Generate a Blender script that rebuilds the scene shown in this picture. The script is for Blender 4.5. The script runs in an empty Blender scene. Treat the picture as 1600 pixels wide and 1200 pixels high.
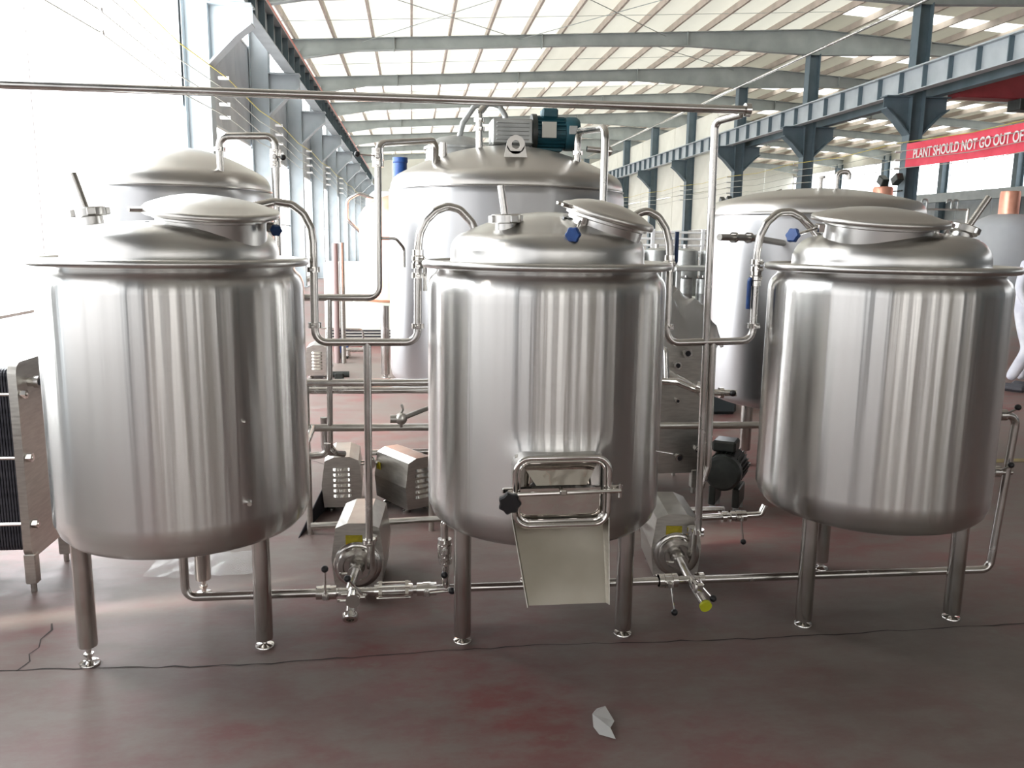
import bpy, math, random
from mathutils import Vector, Matrix, noise as mnoise
random.seed(7)
PI = math.pi
scene = bpy.context.scene
COL = scene.collection
V = Vector

# ------------------------------------------------------------------ camera
# world axes: X across the hall, Y down its length, Z up; eye height 1.6 m
F_PX = 1290.0
cam_rows = ((0.99280225, 0.0074216, -0.11953496),
            (-0.11902306, 0.17207443, -0.97786702),
            (0.01331157, 0.98505599, 0.17171922))
cd = bpy.data.cameras.new('camera')
cam = bpy.data.objects.new('camera', cd)
COL.objects.link(cam)
cd.sensor_width = 36.0
cd.lens = 36.0 * F_PX / 1600.0
cd.clip_end = 300
m = Matrix.Identity(4)
for i in range(3):
    for j in range(3):
        m[i][j] = cam_rows[i][j]
m.translation = V((0, 0, 1.6))
cam.matrix_world = m
scene.camera = cam

# ------------------------------------------------------------------ world, sun, exposure
w = bpy.data.worlds.new('world')
scene.world = w
w.use_nodes = True
bg = w.node_tree.nodes['Background']
bg.inputs[0].default_value = (0.86, 0.94, 1.0, 1)
bg.inputs[1].default_value = 2.6
sd = bpy.data.lights.new('sun', 'SUN')
sd.energy = 6.0
sd.angle = 0.05
sd.color = (1, 0.96, 0.88)
so = bpy.data.objects.new('sun', sd)
COL.objects.link(so)
so.rotation_euler = (math.radians(10), math.radians(-52), 0)     # from high on the left
vs = scene.view_settings
vs.view_transform = 'Standard'
vs.look = 'None'
vs.gamma = 1.0
vs.use_curve_mapping = False
vs.exposure = 0.27
scene.cycles.use_denoising = True
scene.cycles.max_bounces = 9
scene.cycles.diffuse_bounces = 4
scene.cycles.glossy_bounces = 6
scene.cycles.transmission_bounces = 6
scene.cycles.sample_clamp_indirect = 8.0
scene.cycles.caustics_reflective = False
scene.cycles.caustics_refractive = False

# ------------------------------------------------------------------ materials
def mat(name, color=(.5, .5, .5), rough=.5, metal=0.0, **k):
    mt = bpy.data.materials.new(name)
    mt.use_nodes = True
    b = mt.node_tree.nodes['Principled BSDF']
    b.inputs['Base Color'].default_value = (*color, 1)
    b.inputs['Roughness'].default_value = rough
    b.inputs['Metallic'].default_value = metal
    for kk, vv in k.items():
        b.inputs[kk].default_value = vv
    return mt

def N(mt, typ, **k):
    n = mt.node_tree.nodes.new(typ)
    for a, b in k.items():
        setattr(n, a, b)
    return n

def link(mt, a, b):
    mt.node_tree.links.new(a, b)

def ramp(mt, fac, stops):
    r = N(mt, 'ShaderNodeValToRGB')
    e = r.color_ramp.elements
    while len(e) < len(stops):
        e.new(0.5)
    for x, (p, c) in zip(e, stops):
        x.position = p
        x.color = (*c, 1) if len(c) == 3 else c
    link(mt, fac, r.inputs[0])
    return r

def noise_tex(mt, scale, detail=3, vec=(1, 1, 1), rough=.5, coord='Object'):
    tc = N(mt, 'ShaderNodeTexCoord')
    mp = N(mt, 'ShaderNodeMapping')
    mp.inputs['Scale'].default_value = vec
    nt = N(mt, 'ShaderNodeTexNoise')
    nt.inputs['Scale'].default_value = scale
    nt.inputs['Detail'].default_value = detail
    nt.inputs['Roughness'].default_value = rough
    link(mt, tc.outputs[coord], mp.inputs[0])
    link(mt, mp.outputs[0], nt.inputs['Vector'])
    return nt

def vary(mt, scale, c1, c2, vec=(1, 1, 1), lo=.35, hi=.65, bump=0.0, rough=None, detail=4, coord='Object'):
    b = mt.node_tree.nodes['Principled BSDF']
    nt = noise_tex(mt, scale, detail, vec, coord=coord)
    r = ramp(mt, nt.outputs['Fac'], [(lo, c1), (hi, c2)])
    link(mt, r.outputs[0], b.inputs['Base Color'])
    if rough:
        rr = ramp(mt, nt.outputs['Fac'], [(lo, (rough[0],) * 3), (hi, (rough[1],) * 3)])
        link(mt, rr.outputs[0], b.inputs['Roughness'])
    if bump:
        bp = N(mt, 'ShaderNodeBump')
        bp.inputs['Strength'].default_value = bump
        bp.inputs['Distance'].default_value = .01
        link(mt, nt.outputs['Fac'], bp.inputs['Height'])
        link(mt, bp.outputs[0], b.inputs['Normal'])
    return mt

def steel_body(name, base, rough, aniso, wave=.3):
    """polished sheet: brushed round the drum, so reflections smear upright"""
    mt = mat(name, base, rough, 1.0)
    b = mt.node_tree.nodes['Principled BSDF']
    b.inputs['Anisotropic'].default_value = aniso
    b.inputs['Anisotropic Rotation'].default_value = .25
    tg = N(mt, 'ShaderNodeTangent', direction_type='RADIAL', axis='Z')
    link(mt, tg.outputs[0], b.inputs['Tangent'])
    nt = noise_tex(mt, 6.5, 4, (1, 1, .03), rough=.5)
    bp = N(mt, 'ShaderNodeBump')
    bp.inputs['Strength'].default_value = wave
    bp.inputs['Distance'].default_value = .02
    link(mt, nt.outputs['Fac'], bp.inputs['Height'])
    link(mt, bp.outputs[0], b.inputs['Normal'])
    n2 = noise_tex(mt, 3.0, 5, (1, 1, .5))
    r = ramp(mt, n2.outputs['Fac'], [(.35, tuple(c * .93 for c in base)), (.65, base)])
    link(mt, r.outputs[0], b.inputs['Base Color'])
    return mt

M = {}
M['drum'] = steel_body('steel_drum_sheet', (.70, .69, .67), .25, .97, .22)
M['dull'] = steel_body('steel_dull_sheet', (.55, .55, .56), .36, .6, .05)
M['dome'] = vary(mat('steel_satin', (.60, .59, .57), .27, 1), 3, (.575, .565, .545), (.62, .61, .59), rough=(.27, .30), lo=.2, hi=.8)
M['lid'] = vary(mat('steel_satin_warm', (.62, .6, .57), .3, 1), 3, (.52, .50, .47), (.58, .56, .53), rough=(.29, .35), lo=.2, hi=.8)
M['pipe'] = vary(mat('steel_pipe', (.6, .58, .55), .2, 1), 6, (.54, .52, .49), (.64, .62, .6), rough=(.15, .28))
M['chrome'] = mat('steel_bright', (.72, .70, .67), .09, 1)
M['mirror'] = vary(mat('steel_mirror', (.74, .70, .66), .04, 1), 9, (.70, .66, .62), (.76, .72, .68), bump=.35, detail=2)
M['shroud'] = vary(mat('steel_brushed_shroud', (.52, .5, .47), .36, 1), 14, (.46, .44, .41), (.56, .54, .5), vec=(1, 1, 6), rough=(.3, .42))
M['chute'] = vary(mat('steel_chute', (.55, .51, .44), .33, 1), 5, (.5, .46, .39), (.58, .54, .47), rough=(.28, .4))
M['black'] = mat('black_plastic', (.012, .012, .014), .35)
M['blue'] = vary(mat('blue_plastic', (.01, .06, .24), .45), 30, (.01, .05, .21), (.015, .075, .27))
M['bluesleeve'] = mat('dark_blue_sleeve', (.012, .04, .12), .45)
M['teal'] = vary(mat('teal_motor_paint', (.015, .085, .11), .45), 12, (.012, .07, .09), (.02, .1, .13))
M['motor'] = vary(mat('dark_motor_paint', (.02, .025, .022), .35), 12, (.014, .018, .016), (.03, .034, .03))
M['alu'] = vary(mat('cast_aluminium', (.42, .43, .42), .42, .7), 10, (.36, .37, .36), (.46, .47, .46))
M['plate'] = mat('rating_plate', (.62, .6, .52), .4)
M['yellow'] = vary(mat('yellow_label', (.62, .5, .02), .5), 60, (.52, .42, .02), (.68, .56, .03))
M['yellowcap'] = mat('yellow_cap', (.6, .62, .03), .4)
M['orange'] = mat('orange_label', (.75, .3, .02), .5)
M['dark'] = mat('dark_rubber', (.02, .02, .026), .6)
M['gasket'] = vary(mat('gasket_plates', (.03, .03, .04), .45), 30, (.02, .02, .03), (.06, .06, .075))
M['copper'] = vary(mat('copper_sheet', (.86, .42, .30), .34, .6), 5, (.78, .36, .25), (.86, .45, .33), rough=(.34, .46))
M['beam'] = vary(mat('blue_grey_paint_hazed', (.44, .485, .51), .5), 2, (.40, .445, .47), (.48, .525, .55))  # lightened so the colour carries the missing haze
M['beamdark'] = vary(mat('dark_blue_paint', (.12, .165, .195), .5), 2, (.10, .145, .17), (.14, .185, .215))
M['rafter'] = vary(mat('grey_green_paint_hazed', (.34, .37, .36), .6), 1.5, (.30, .33, .32), (.38, .41, .40))  # paler paint stands in for haze over the rafters
M['purlin'] = vary(mat('primer_purlin', (.48, .41, .36), .6), 2, (.42, .36, .31), (.54, .46, .4))
M['red'] = vary(mat('red_crane_paint', (.30, .03, .04), .45), 2, (.26, .025, .035), (.36, .04, .05))
M['redline'] = mat('red_conductor', (.8, .22, .18), .5)
M['brownpipe'] = mat('brown_pipe', (.34, .25, .24), .5)
M['film'] = mat('clear_film', (.8, .8, .8), .15, 0, **{'Alpha': .22})
M['banner'] = vary(mat('banner_cloth', (.80, .06, .10), .6), 2, (.76, .05, .09), (.84, .08, .13))
M['white'] = mat('white_paint', (.8, .8, .8), .5)
M['panel'] = vary(mat('cream_cladding', (.76, .75, .67), .6), 1.2, (.73, .72, .64), (.79, .78, .70))
M['panelgrey'] = vary(mat('grey_cladding', (.50, .52, .55), .6), 1.2, (.46, .48, .51), (.56, .58, .6))
M['concrete'] = vary(mat('plinth_render', (.42, .41, .38), .8), 2, (.36, .35, .33), (.48, .46, .43))
M['plastic'] = mat('clear_plastic', (.85, .85, .83), .25, 0, **{'Transmission Weight': .35, 'Alpha': .85})
M['cable'] = mat('cable_grey', (.45, .45, .4), .6)
M['yellowcable'] = mat('cable_yellow', (.6, .5, .1), .6)
M['skin'] = mat('skin', (.5, .3, .22), .5)
M['coverall'] = vary(mat('white_coverall', (.68, .68, .74), .8), 6, (.58, .58, .66), (.75, .75, .8))
M['shoe'] = mat('dark_shoe', (.06, .06, .07), .6)
M['hair'] = mat('black_hair', (.01, .01, .01), .6)
M['wood'] = mat('reddish_crate', (.36, .16, .1), .7)
M['cabinet'] = mat('dark_cabinet', (.05, .07, .075), .5)
M['glass'] = mat('sight_glass', (.95, .97, .96), .03, 0, **{'Transmission Weight': 1.0, 'IOR': 1.45})
M['greenish'] = mat('pale_green_paint', (.45, .5, .42), .5)
M['crack'] = mat('crack_dirt', (.05, .04, .038), .9)
M['yellowline'] = vary(mat('yellow_floor_paint', (.3, .22, .08), .6), 9, (.14, .10, .07), (.34, .26, .09))

def pane(name, col, strength):
    """frosted window pane, back-lit by the day outside"""
    mt = mat(name, (.8, .82, .84), .5)
    b = mt.node_tree.nodes['Principled BSDF']
    b.inputs['Emission Color'].default_value = (*col, 1)
    b.inputs['Emission Strength'].default_value = strength
    return mt
M['pane_open'] = pane('daylight_pane_door', (.95, .98, 1.0), 7.5)
M['pane_left'] = pane('daylight_pane_left', (.96, .98, 1.0), 4.5)
M['pane_far'] = pane('daylight_pane_far', (.95, .97, 1.0), 3.0)
M['pane_right'] = pane('daylight_pane_right', (.95, .97, 1.0), 2.4)
M['pane_reflection'] = pane('reflection_pane_back', (1.0, .98, .95), 1.9)  # unseen glowing panes, added for stripes in the tanks
M['pane_fill'] = pane('fill_pane_near_left', (.97, .98, 1.0), 1.6)  # unseen panes, enlarged to brighten the tanks from the left

def sheet_mat(name, col, through):
    """thin roof sheet that lets part of the daylight through"""
    mt = bpy.data.materials.new(name)
    mt.use_nodes = True
    nt = mt.node_tree
    nt.nodes.remove(nt.nodes['Principled BSDF'])
    out = nt.nodes['Material Output']
    d = N(mt, 'ShaderNodeBsdfDiffuse')
    t = N(mt, 'ShaderNodeBsdfTranslucent')
    mx = N(mt, 'ShaderNodeMixShader')
    nz = noise_tex(mt, .9, 4, (1, .12, 1))
    r = ramp(mt, nz.outputs['Fac'], [(.3, tuple(c * .86 for c in col)), (.7, col)])
    link(mt, r.outputs[0], d.inputs[0])
    link(mt, r.outputs[0], t.inputs[0])
    mx.inputs[0].default_value = through
    link(mt, d.outputs[0], mx.inputs[1])
    link(mt, t.outputs[0], mx.inputs[2])
    link(mt, mx.outputs[0], out.inputs['Surface'])
    return mt
M['roof_left'] = sheet_mat('roof_sheet_lit', (.84, .82, .72), .30)  # brighter light on the left slope put into colour and translucency
M['roof_mid'] = sheet_mat('roof_sheet_half_lit', (.76, .735, .63), .22)  # same roof, tone stepped down as the light falls off
M['roof_right'] = sheet_mat('roof_sheet_shaded', (.64, .61, .49), .105)  # same roof, right slope's shade put into a darker, denser sheet
M['roof_near'] = sheet_mat('roof_sheet_dimmed', (.55, .53, .47), .035)  # unseen near roof, made dark and opaque to dim the floor
M['roof_sky'] = sheet_mat('rooflight_sheet', (.97, .95, .86), .9)

def floor_mat():
    mt = mat('red_painted_floor', (.3, .15, .13), .4)
    b = mt.node_tree.nodes['Principled BSDF']
    big = noise_tex(mt, .55, 6, rough=.6)
    c1 = ramp(mt, big.outputs['Fac'], [(.36, (.160, .128, .112)), (.50, (.182, .104, .095)), (.64, (.205, .066, .062))])
    fine = noise_tex(mt, 5.0, 9, (.7, 1.3, 1), rough=.72)
    c2 = ramp(mt, fine.outputs['Fac'], [(.40, (0, 0, 0)), (.62, (1, 1, 1))])
    worn = N(mt, 'ShaderNodeMixRGB')
    worn.inputs[2].default_value = (.215, .195, .172, 1)
    mul = N(mt, 'ShaderNodeMath', operation='MULTIPLY')
    mul.inputs[1].default_value = .7
    link(mt, c2.outputs[0], mul.inputs[0])
    link(mt, mul.outputs[0], worn.inputs[0])
    link(mt, c1.outputs[0], worn.inputs[1])
    pat = noise_tex(mt, 2.3, 5, rough=.65)
    c3 = ramp(mt, pat.outputs['Fac'], [(.64, (0, 0, 0)), (.70, (1, 1, 1))])
    m3 = N(mt, 'ShaderNodeMath', operation='MULTIPLY')
    m3.inputs[1].default_value = .38
    link(mt, c3.outputs[0], m3.inputs[0])
    green = N(mt, 'ShaderNodeMixRGB')
    green.inputs[2].default_value = (.20, .235, .185, 1)
    link(mt, m3.outputs[0], green.inputs[0])
    link(mt, worn.outputs[0], green.inputs[1])
    link(mt, green.outputs[0], b.inputs['Base Color'])
    rr = ramp(mt, fine.outputs['Fac'], [(.3, (.42,) * 3), (.7, (.62,) * 3)])
    link(mt, rr.outputs[0], b.inputs['Roughness'])
    bp = N(mt, 'ShaderNodeBump')
    bp.inputs['Strength'].default_value = .12
    bp.inputs['Distance'].default_value = .004
    link(mt, fine.outputs['Fac'], bp.inputs['Height'])
    link(mt, bp.outputs[0], b.inputs['Normal'])
    b.inputs['Specular IOR Level'].default_value = .38
    return mt
M['floor'] = floor_mat()

# ------------------------------------------------------------------ mesh builder
def frame_from(axis):
    a = V(axis).normalized()
    ref = V((0, 0, 1)) if abs(a.z) < .95 else V((1, 0, 0))
    x = ref.cross(a).normalized()
    y = a.cross(x)
    return x, y, a

def TM(loc, axis=(0, 0, 1)):
    x, y, a = frame_from(axis)
    mm = Matrix.Identity(4)
    for i in range(3):
        mm[i][0], mm[i][1], mm[i][2], mm[i][3] = x[i], y[i], a[i], loc[i]
    return mm

class MB:
    def __init__(s):
        s.v, s.f = [], []
    def add(s, vs, fs, mtx=None):
        o = len(s.v)
        s.v += [tuple((mtx @ V(p)) if mtx else p) for p in vs]
        s.f += [tuple(i + o for i in f) for f in fs]
        return s
    def box(s, c, size, mtx=None, bev=0.0):
        hx, hy, hz = size[0] / 2, size[1] / 2, size[2] / 2
        if bev:
            b = min(bev, hx * .9, hy * .9, hz * .9)
            vs = []
            for sx in (-1, 1):
                for sy in (-1, 1):
                    for sz in (-1, 1):
                        vs += [(c[0] + sx * hx, c[1] + sy * (hy - b), c[2] + sz * (hz - b)),
                               (c[0] + sx * (hx - b), c[1] + sy * hy, c[2] + sz * (hz - b)),
                               (c[0] + sx * (hx - b), c[1] + sy * (hy - b), c[2] + sz * hz)]
            def I(ix, iy, iz, k): return ((ix * 2 + iy) * 2 + iz) * 3 + k
            fs = []
            for ix in (0, 1):
                fs.append([I(ix, 0, 0, 0), I(ix, 1, 0, 0), I(ix, 1, 1, 0), I(ix, 0, 1, 0)][::1 if ix else -1])
                fs.append([I(0, ix, 0, 1), I(1, ix, 0, 1), I(1, ix, 1, 1), I(0, ix, 1, 1)][::-1 if ix else 1])
                fs.append([I(0, 0, ix, 2), I(1, 0, ix, 2), I(1, 1, ix, 2), I(0, 1, ix, 2)][::1 if ix else -1])
            for a in (0, 1):
                for bb in (0, 1):
                    fs.append([I(a, bb, 0, 0), I(a, bb, 1, 0), I(a, bb, 1, 1), I(a, bb, 0, 1)])
                    fs.append([I(a, 0, bb, 0), I(a, 1, bb, 0), I(a, 1, bb, 2), I(a, 0, bb, 2)])
                    fs.append([I(0, a, bb, 1), I(1, a, bb, 1), I(1, a, bb, 2), I(0, a, bb, 2)])
                    for k in (0, 1):
                        fs.append([I(a, bb, k, 0), I(a, bb, k, 1), I(a, bb, k, 2)])
            return s.add(vs, fs, mtx)
        vs = [(c[0] + sx * hx, c[1] + sy * hy, c[2] + sz * hz) for sx in (-1, 1) for sy in (-1, 1) for sz in (-1, 1)]
        fs = [(0, 1, 3, 2), (4, 6, 7, 5), (0, 4, 5, 1), (2, 3, 7, 6), (0, 2, 6, 4), (1, 5, 7, 3)]
        return s.add(vs, fs, mtx)
    def lathe(s, prof, mtx=None, n=48):
        vs, fs, rings = [], [], []
        for r, z in prof:
            if r < 1e-5:
                rings.append([len(vs)])
                vs.append((0, 0, z))
            else:
                rings.append(list(range(len(vs), len(vs) + n)))
                vs += [(r * math.cos(2 * PI * k / n), r * math.sin(2 * PI * k / n), z) for k in range(n)]
        for a, b in zip(rings, rings[1:]):
            for k in range(n):
                k2 = (k + 1) % n
                if len(a) == 1 and len(b) == 1:
                    continue
                if len(a) == 1:
                    fs.append((a[0], b[k2], b[k]))
                elif len(b) == 1:
                    fs.append((a[k], a[k2], b[0]))
                else:
                    fs.append((a[k], a[k2], b[k2], b[k]))
        return s.add(vs, fs, mtx)
    def cyl(s, p0, p1, r, n=20, r2=None, caps=True):
        p0, p1 = V(p0), V(p1)
        L = (p1 - p0).length
        r2 = r if r2 is None else r2
        prof = [(r, 0), (r2, L)]
        if caps:
            prof = [(0, 0)] + prof + [(0, L)]
        return s.lathe(prof, TM(p0, p1 - p0), n)
    def tube(s, pts, r, R=.06, n=14, seg=7, closed=False, flat=1.0):
        pts = [V(p) for p in pts]
        path = []
        if closed or len(pts) < 3 or R <= 0:
            path = pts[:]
        else:
            path.append(pts[0])
            for a, b, c in zip(pts, pts[1:], pts[2:]):
                d1, d2 = (a - b).normalized(), (c - b).normalized()
                ang = d1.angle(d2)
                if ang > PI - .05:
                    path.append(b)
                    continue
                t = min(R / math.tan(ang / 2), (a - b).length * .48, (c - b).length * .48)
                rr = t * math.tan(ang / 2)
                bis = (d1 + d2).normalized()
                cen = b + bis * (rr / math.sin(ang / 2))
                s0, s1 = b + d1 * t - cen, b + d2 * t - cen
                tot = s0.angle(s1)
                ax = s0.cross(s1).normalized()
                for k in range(seg + 1):
                    path.append(cen + Matrix.Rotation(tot * k / seg, 3, ax) @ s0)
            path.append(pts[-1])
        m_ = len(path)
        T = []
        for i in range(m_):
            if closed:
                T.append((path[(i + 1) % m_] - path[i - 1]).normalized())
            else:
                T.append((path[min(i + 1, m_ - 1)] - path[max(i - 1, 0)]).normalized())
        x, y, _ = frame_from(T[0])
        vs, fs = [], []
        for i in range(m_):
            x = (x - T[i] * x.dot(T[i])).normalized()
            y = T[i].cross(x)
            for k in range(n):
                a = 2 * PI * k / n
                vs.append(path[i] + x * (r * math.cos(a)) + y * (r * math.sin(a) * flat))
        for i in range(m_ if closed else m_ - 1):
            j = (i + 1) % m_
            for k in range(n):
                k2 = (k + 1) % n
                fs.append((i * n + k, i * n + k2, j * n + k2, j * n + k))
        if not closed:
            fs.append(tuple(range(n))[::-1])
            fs.append(tuple((m_ - 1) * n + k for k in range(n)))
        return s.add([tuple(p) for p in vs], fs)
    def prism(s, poly, d0, d1, mtx=None):
        """poly in local x,z; depth along local y"""
        n = len(poly)
        vs = [(x, d0, z) for x, z in poly] + [(x, d1, z) for x, z in poly]
        fs = [tuple(range(n)), tuple(range(n, 2 * n))[::-1]]
        fs += [(i, i + n, (i + 1) % n + n, (i + 1) % n) for i in range(n)]
        return s.add(vs, fs, mtx)
    def sphere(s, c, r, n=16, sz=1.0):
        prof = [(r * math.sin(PI * k / 8), -r * sz * math.cos(PI * k / 8)) for k in range(9)]
        prof[0] = (0, prof[0][1]); prof[-1] = (0, prof[-1][1])
        return s.lathe(prof, Matrix.Translation(V(c)), n)
    def ring(s, c, axis, R, r, n=40, k=10):
        mm = TM(c, axis)
        return s.tube([tuple(mm @ V((R * math.cos(2 * PI * i / n), R * math.sin(2 * PI * i / n), 0))) for i in range(n)], r, n=k, closed=True)
    def build(s, name, mt, parent=None, loc=None, smooth=35):
        me = bpy.data.meshes.new(name)
        me.from_pydata([tuple(p) for p in s.v], [], s.f)
        import bmesh
        bmm = bmesh.new(); bmm.from_mesh(me)
        bmesh.ops.recalc_face_normals(bmm, faces=bmm.faces)
        bmm.to_mesh(me); bmm.free()
        if smooth:
            me.polygons.foreach_set('use_smooth', [True] * len(me.polygons))
            me.set_sharp_from_angle(angle=math.radians(smooth))
        me.materials.append(M[mt] if isinstance(mt, str) else mt)
        o = bpy.data.objects.new(name, me)
        COL.objects.link(o)
        if parent:
            o.parent = parent
        if loc:
            o.location = loc
        return o

def thing(name, label, cat, loc=(0, 0, 0), rotz=0.0, group=None):
    o = bpy.data.objects.new(name, None)
    o.empty_display_size = .1
    COL.objects.link(o)
    o.location = loc
    o.rotation_euler = (0, 0, rotz)
    o['label'] = label; o['category'] = cat
    if group:
        o['group'] = group
    return o

def tag(o, label, cat, group=None):
    o['label'] = label; o['category'] = cat
    if group:
        o['group'] = group
    return o

def struct(o, label=None):
    o['kind'] = 'structure'
    if label:
        o['label'] = label
    return o

def sempty(name, label):
    o = bpy.data.objects.new(name, None)
    COL.objects.link(o)
    o['kind'] = 'structure'; o['label'] = label
    return o

def dup_to(o, parent, loc=None, rot=None):
    c = o.copy(); COL.objects.link(c); c.parent = parent
    if loc is not None: c.location = loc
    if rot is not None: c.rotation_euler = rot
    return c

# ================================================================== BUILDING
FR = [21.6 + 6.1 * k for k in range(-6, 8)]        # frames down the hall (-15 .. 64.3)
Y0, Y1 = -16.0, 66.0
XL, XC, XR = -3.9, 13.4, 31.0

# floor
fl = MB().add([(XL - .3, Y0, 0), (XR + .3, Y0, 0), (XR + .3, Y1, 0), (XL - .3, Y1, 0)], [(0, 1, 2, 3)]).build('floor', 'floor', smooth=0)
struct(fl, 'worn red painted concrete floor with greenish patches and a long crack joint')
def ribbon(pts, w_):
    vs, fs = [], []
    for i, p in enumerate(pts):
        a, b = V(pts[max(i - 1, 0)]), V(pts[min(i + 1, len(pts) - 1)])
        d = (b - a).normalized(); nrm = V((-d.y, d.x, 0))
        ww = w_ * random.uniform(.35, 1.25)
        p = V(p)
        vs += [tuple(p - nrm * ww), tuple(p + nrm * ww)]
    fs = [(2 * i, 2 * i + 1, 2 * i + 3, 2 * i + 2) for i in range(len(pts) - 1)]
    return MB().add(vs, fs)
jp = []
x = XL
while x < 14:
    yy = 3.03 + .012 * math.sin(x * 3.1) + random.uniform(-.008, .008) - .02 * math.exp(-((x + .8) ** 2) / .3)
    jp.append((x, yy, .0012)); x += .06
ribbon(jp, .0042).build('crack', 'crack', fl, smooth=0)
jp = [(-1.466, 3.03, .0012), (-1.45, 3.10, .0012), (-1.478, 3.16, .0012), (-1.463, 3.21, .0012), (-1.485, 3.28, .0012), (-1.475, 3.36, .0012), (-1.50, 3.42, .0012)]
ribbon(jp, .004).build('crack', 'crack', fl, smooth=0)
jp = [(.2 + .1 * k, 5.9 + .35 * math.sin(k * .35) + random.uniform(-.02, .02), .0012) for k in range(-10, 12)]
ribbon(jp, .004).build('crack', 'crack', fl, smooth=0)
MB().box((4.5, 5.58, .0015), (1.3, .09, .003)).build('floor_marking', 'yellowline', fl, smooth=0)

# ceiling: sheets, purlins, rafters, rods
ceil = sempty('ceiling', 'cream pitched metal roof with purlins, rafters and rooflight strips')
def roof_z(x):
    return 7.62 + (x - XL) * .0585 if x <= XC else 7.62 + (XC - XL) * .0585 - (x - XC) * .0585
def roof_sheet(x0, x1, y0, y1, mt, name='roof_sheet', dz=.24):
    z0, z1 = roof_z(x0 + 1e-4) + dz, roof_z(x1 - 1e-4) + dz
    MB().add([(x0, y0, z0), (x1, y0, z1), (x1, y1, z1), (x0, y1, z0)], [(0, 1, 2, 3)]).build(name, mt, ceil, smooth=0)
YR0 = 15.4
lights_L = [(37.2, 38.6), (43.2, 44.8), (49.4, 51.0), (55.5, 57.0), (61.6, 63)]
lights_R = [(25.6, 26.6), (30.4, 31.6), (37.2, 38.6), (43.2, 44.8), (49.4, 51.0), (55.5, 57.0), (61.6, 63)]
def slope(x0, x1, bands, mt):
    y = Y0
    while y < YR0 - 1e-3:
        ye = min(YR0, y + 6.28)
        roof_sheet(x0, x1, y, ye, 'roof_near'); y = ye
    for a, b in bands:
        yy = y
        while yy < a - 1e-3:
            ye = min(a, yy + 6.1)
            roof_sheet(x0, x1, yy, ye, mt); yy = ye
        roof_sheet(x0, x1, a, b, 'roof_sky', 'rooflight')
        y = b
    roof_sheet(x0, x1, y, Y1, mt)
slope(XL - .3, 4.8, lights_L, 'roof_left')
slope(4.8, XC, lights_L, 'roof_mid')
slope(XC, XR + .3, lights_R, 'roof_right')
pm = None
x = XL + .35
while x < XR:
    mb = MB().box((0, (Y0 + Y1) / 2, .11), (.07, Y1 - Y0, .2))
    if pm is None:
        pm = mb.build('purlin', 'purlin', ceil, smooth=0); pm.location = (x, 0, roof_z(x)); p0 = pm
    else:
        dup_to(pm, ceil, (x, 0, roof_z(x)))
    x += 1.2 if abs(x + 1.2 - XC) > .2 else 1.25
# rafters, tapered I sections with flange
def rafter(y):
    mb = MB()
    zt = lambda xx: roof_z(xx)
    def seg(xs, ds, hw):
        for (xa, xb), (da, db) in zip(zip(xs, xs[1:]), zip(ds, ds[1:])):
            poly = [(xa, zt(xa)), (xb, zt(xb)), (xb, zt(xb) - db), (xa, zt(xa) - da)]
            mb.prism(poly, y - .012, y + .012)
            for off_a, off_b in ((0, 0), (da, db)):
                pl = [(xa, zt(xa) - off_a), (xb, zt(xb) - off_b), (xb, zt(xb) - off_b - .02), (xa, zt(xa) - off_a - .02)]
                mb.prism(pl, y - hw, y + hw)
    seg([XL, XL + 2.2, 5.0, 9.0, XC], [.62, .36, .34, .42, .80], .11)
    seg([XC + .001, 17.5, 22, 28, XR], [.80, .40, .34, .34, .6], .11)
    for sx in (-.5, 4.2, 9.0, 17.5, 22.5):
        mb.box((sx, y, zt(sx) - .2), (.03, .24, .42))
    return mb
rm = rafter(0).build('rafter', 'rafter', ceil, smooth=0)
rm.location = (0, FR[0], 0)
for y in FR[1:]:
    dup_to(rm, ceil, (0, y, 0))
# sag rods across the purlins and crossed wind bracing
rods = MB()
for y in FR:
    for dy in (2.03, 4.06):
        rods.cyl((XL, y + dy, roof_z(XL) + .05), (XC, y + dy, roof_z(XC) + .05), .008, n=5)
rods.build('sag_rod', 'rafter', ceil)
br = MB()
for (xa, ya, xb, yb) in ((-1.5, 21.6, 3.5, 27.7), (3.5, 21.6, -1.5, 27.7), (3.5, 21.6, 8.3, 27.7), (8.3, 21.6, 3.5, 27.7), (2.0, 15.5, 7.0, 21.6), (7.0, 27.7, 13.0, 33.8)):
    br.cyl((xa, ya, roof_z(xa) - .12), (xb, yb, roof_z(xb) - .12), .012, n=5)
br.build('wind_brace', 'rafter', ceil)

# columns --------------------------------------------------------------
def column_mb(h, w=.34, d=.3, bracket=0):
    mb = MB()
    mb.box((0, 0, h / 2), (w, .014, h))
    mb.box((-w / 2, 0, h / 2), (.016, d, h)); mb.box((w / 2, 0, h / 2), (.016, d, h))
    mb.box((0, 0, .02), (w + .16, d + .12, .04))
    return mb
def bracket_mb(sx):
    mb = MB()
    poly = [(0, 5.5), (sx * .72, 5.5), (sx * .72, 5.2), (sx * .45, 5.0), (0, 4.55)]
    mb.prism(poly, -.012, .012)
    mb.box((sx * .36, 0, 5.49), (.74, .36, .03)); 
    mb.prism([(0, 4.55), (sx * .45, 5.0), (sx * .72, 5.2), (sx * .72, 5.17), (sx * .45, 4.96), (0, 4.5)], -.17, .17)
    return mb
wl = sempty('wall_left', 'left side wall: grey cladding, blue-grey columns and blown-out windows')
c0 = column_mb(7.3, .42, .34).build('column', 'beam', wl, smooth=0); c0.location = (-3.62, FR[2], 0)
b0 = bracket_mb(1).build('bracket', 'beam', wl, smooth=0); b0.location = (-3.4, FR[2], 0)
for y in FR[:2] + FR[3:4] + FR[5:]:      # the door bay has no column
    dup_to(c0, wl, (-3.62, y, 0)); dup_to(b0, wl, (-3.4, y, 0))
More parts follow.
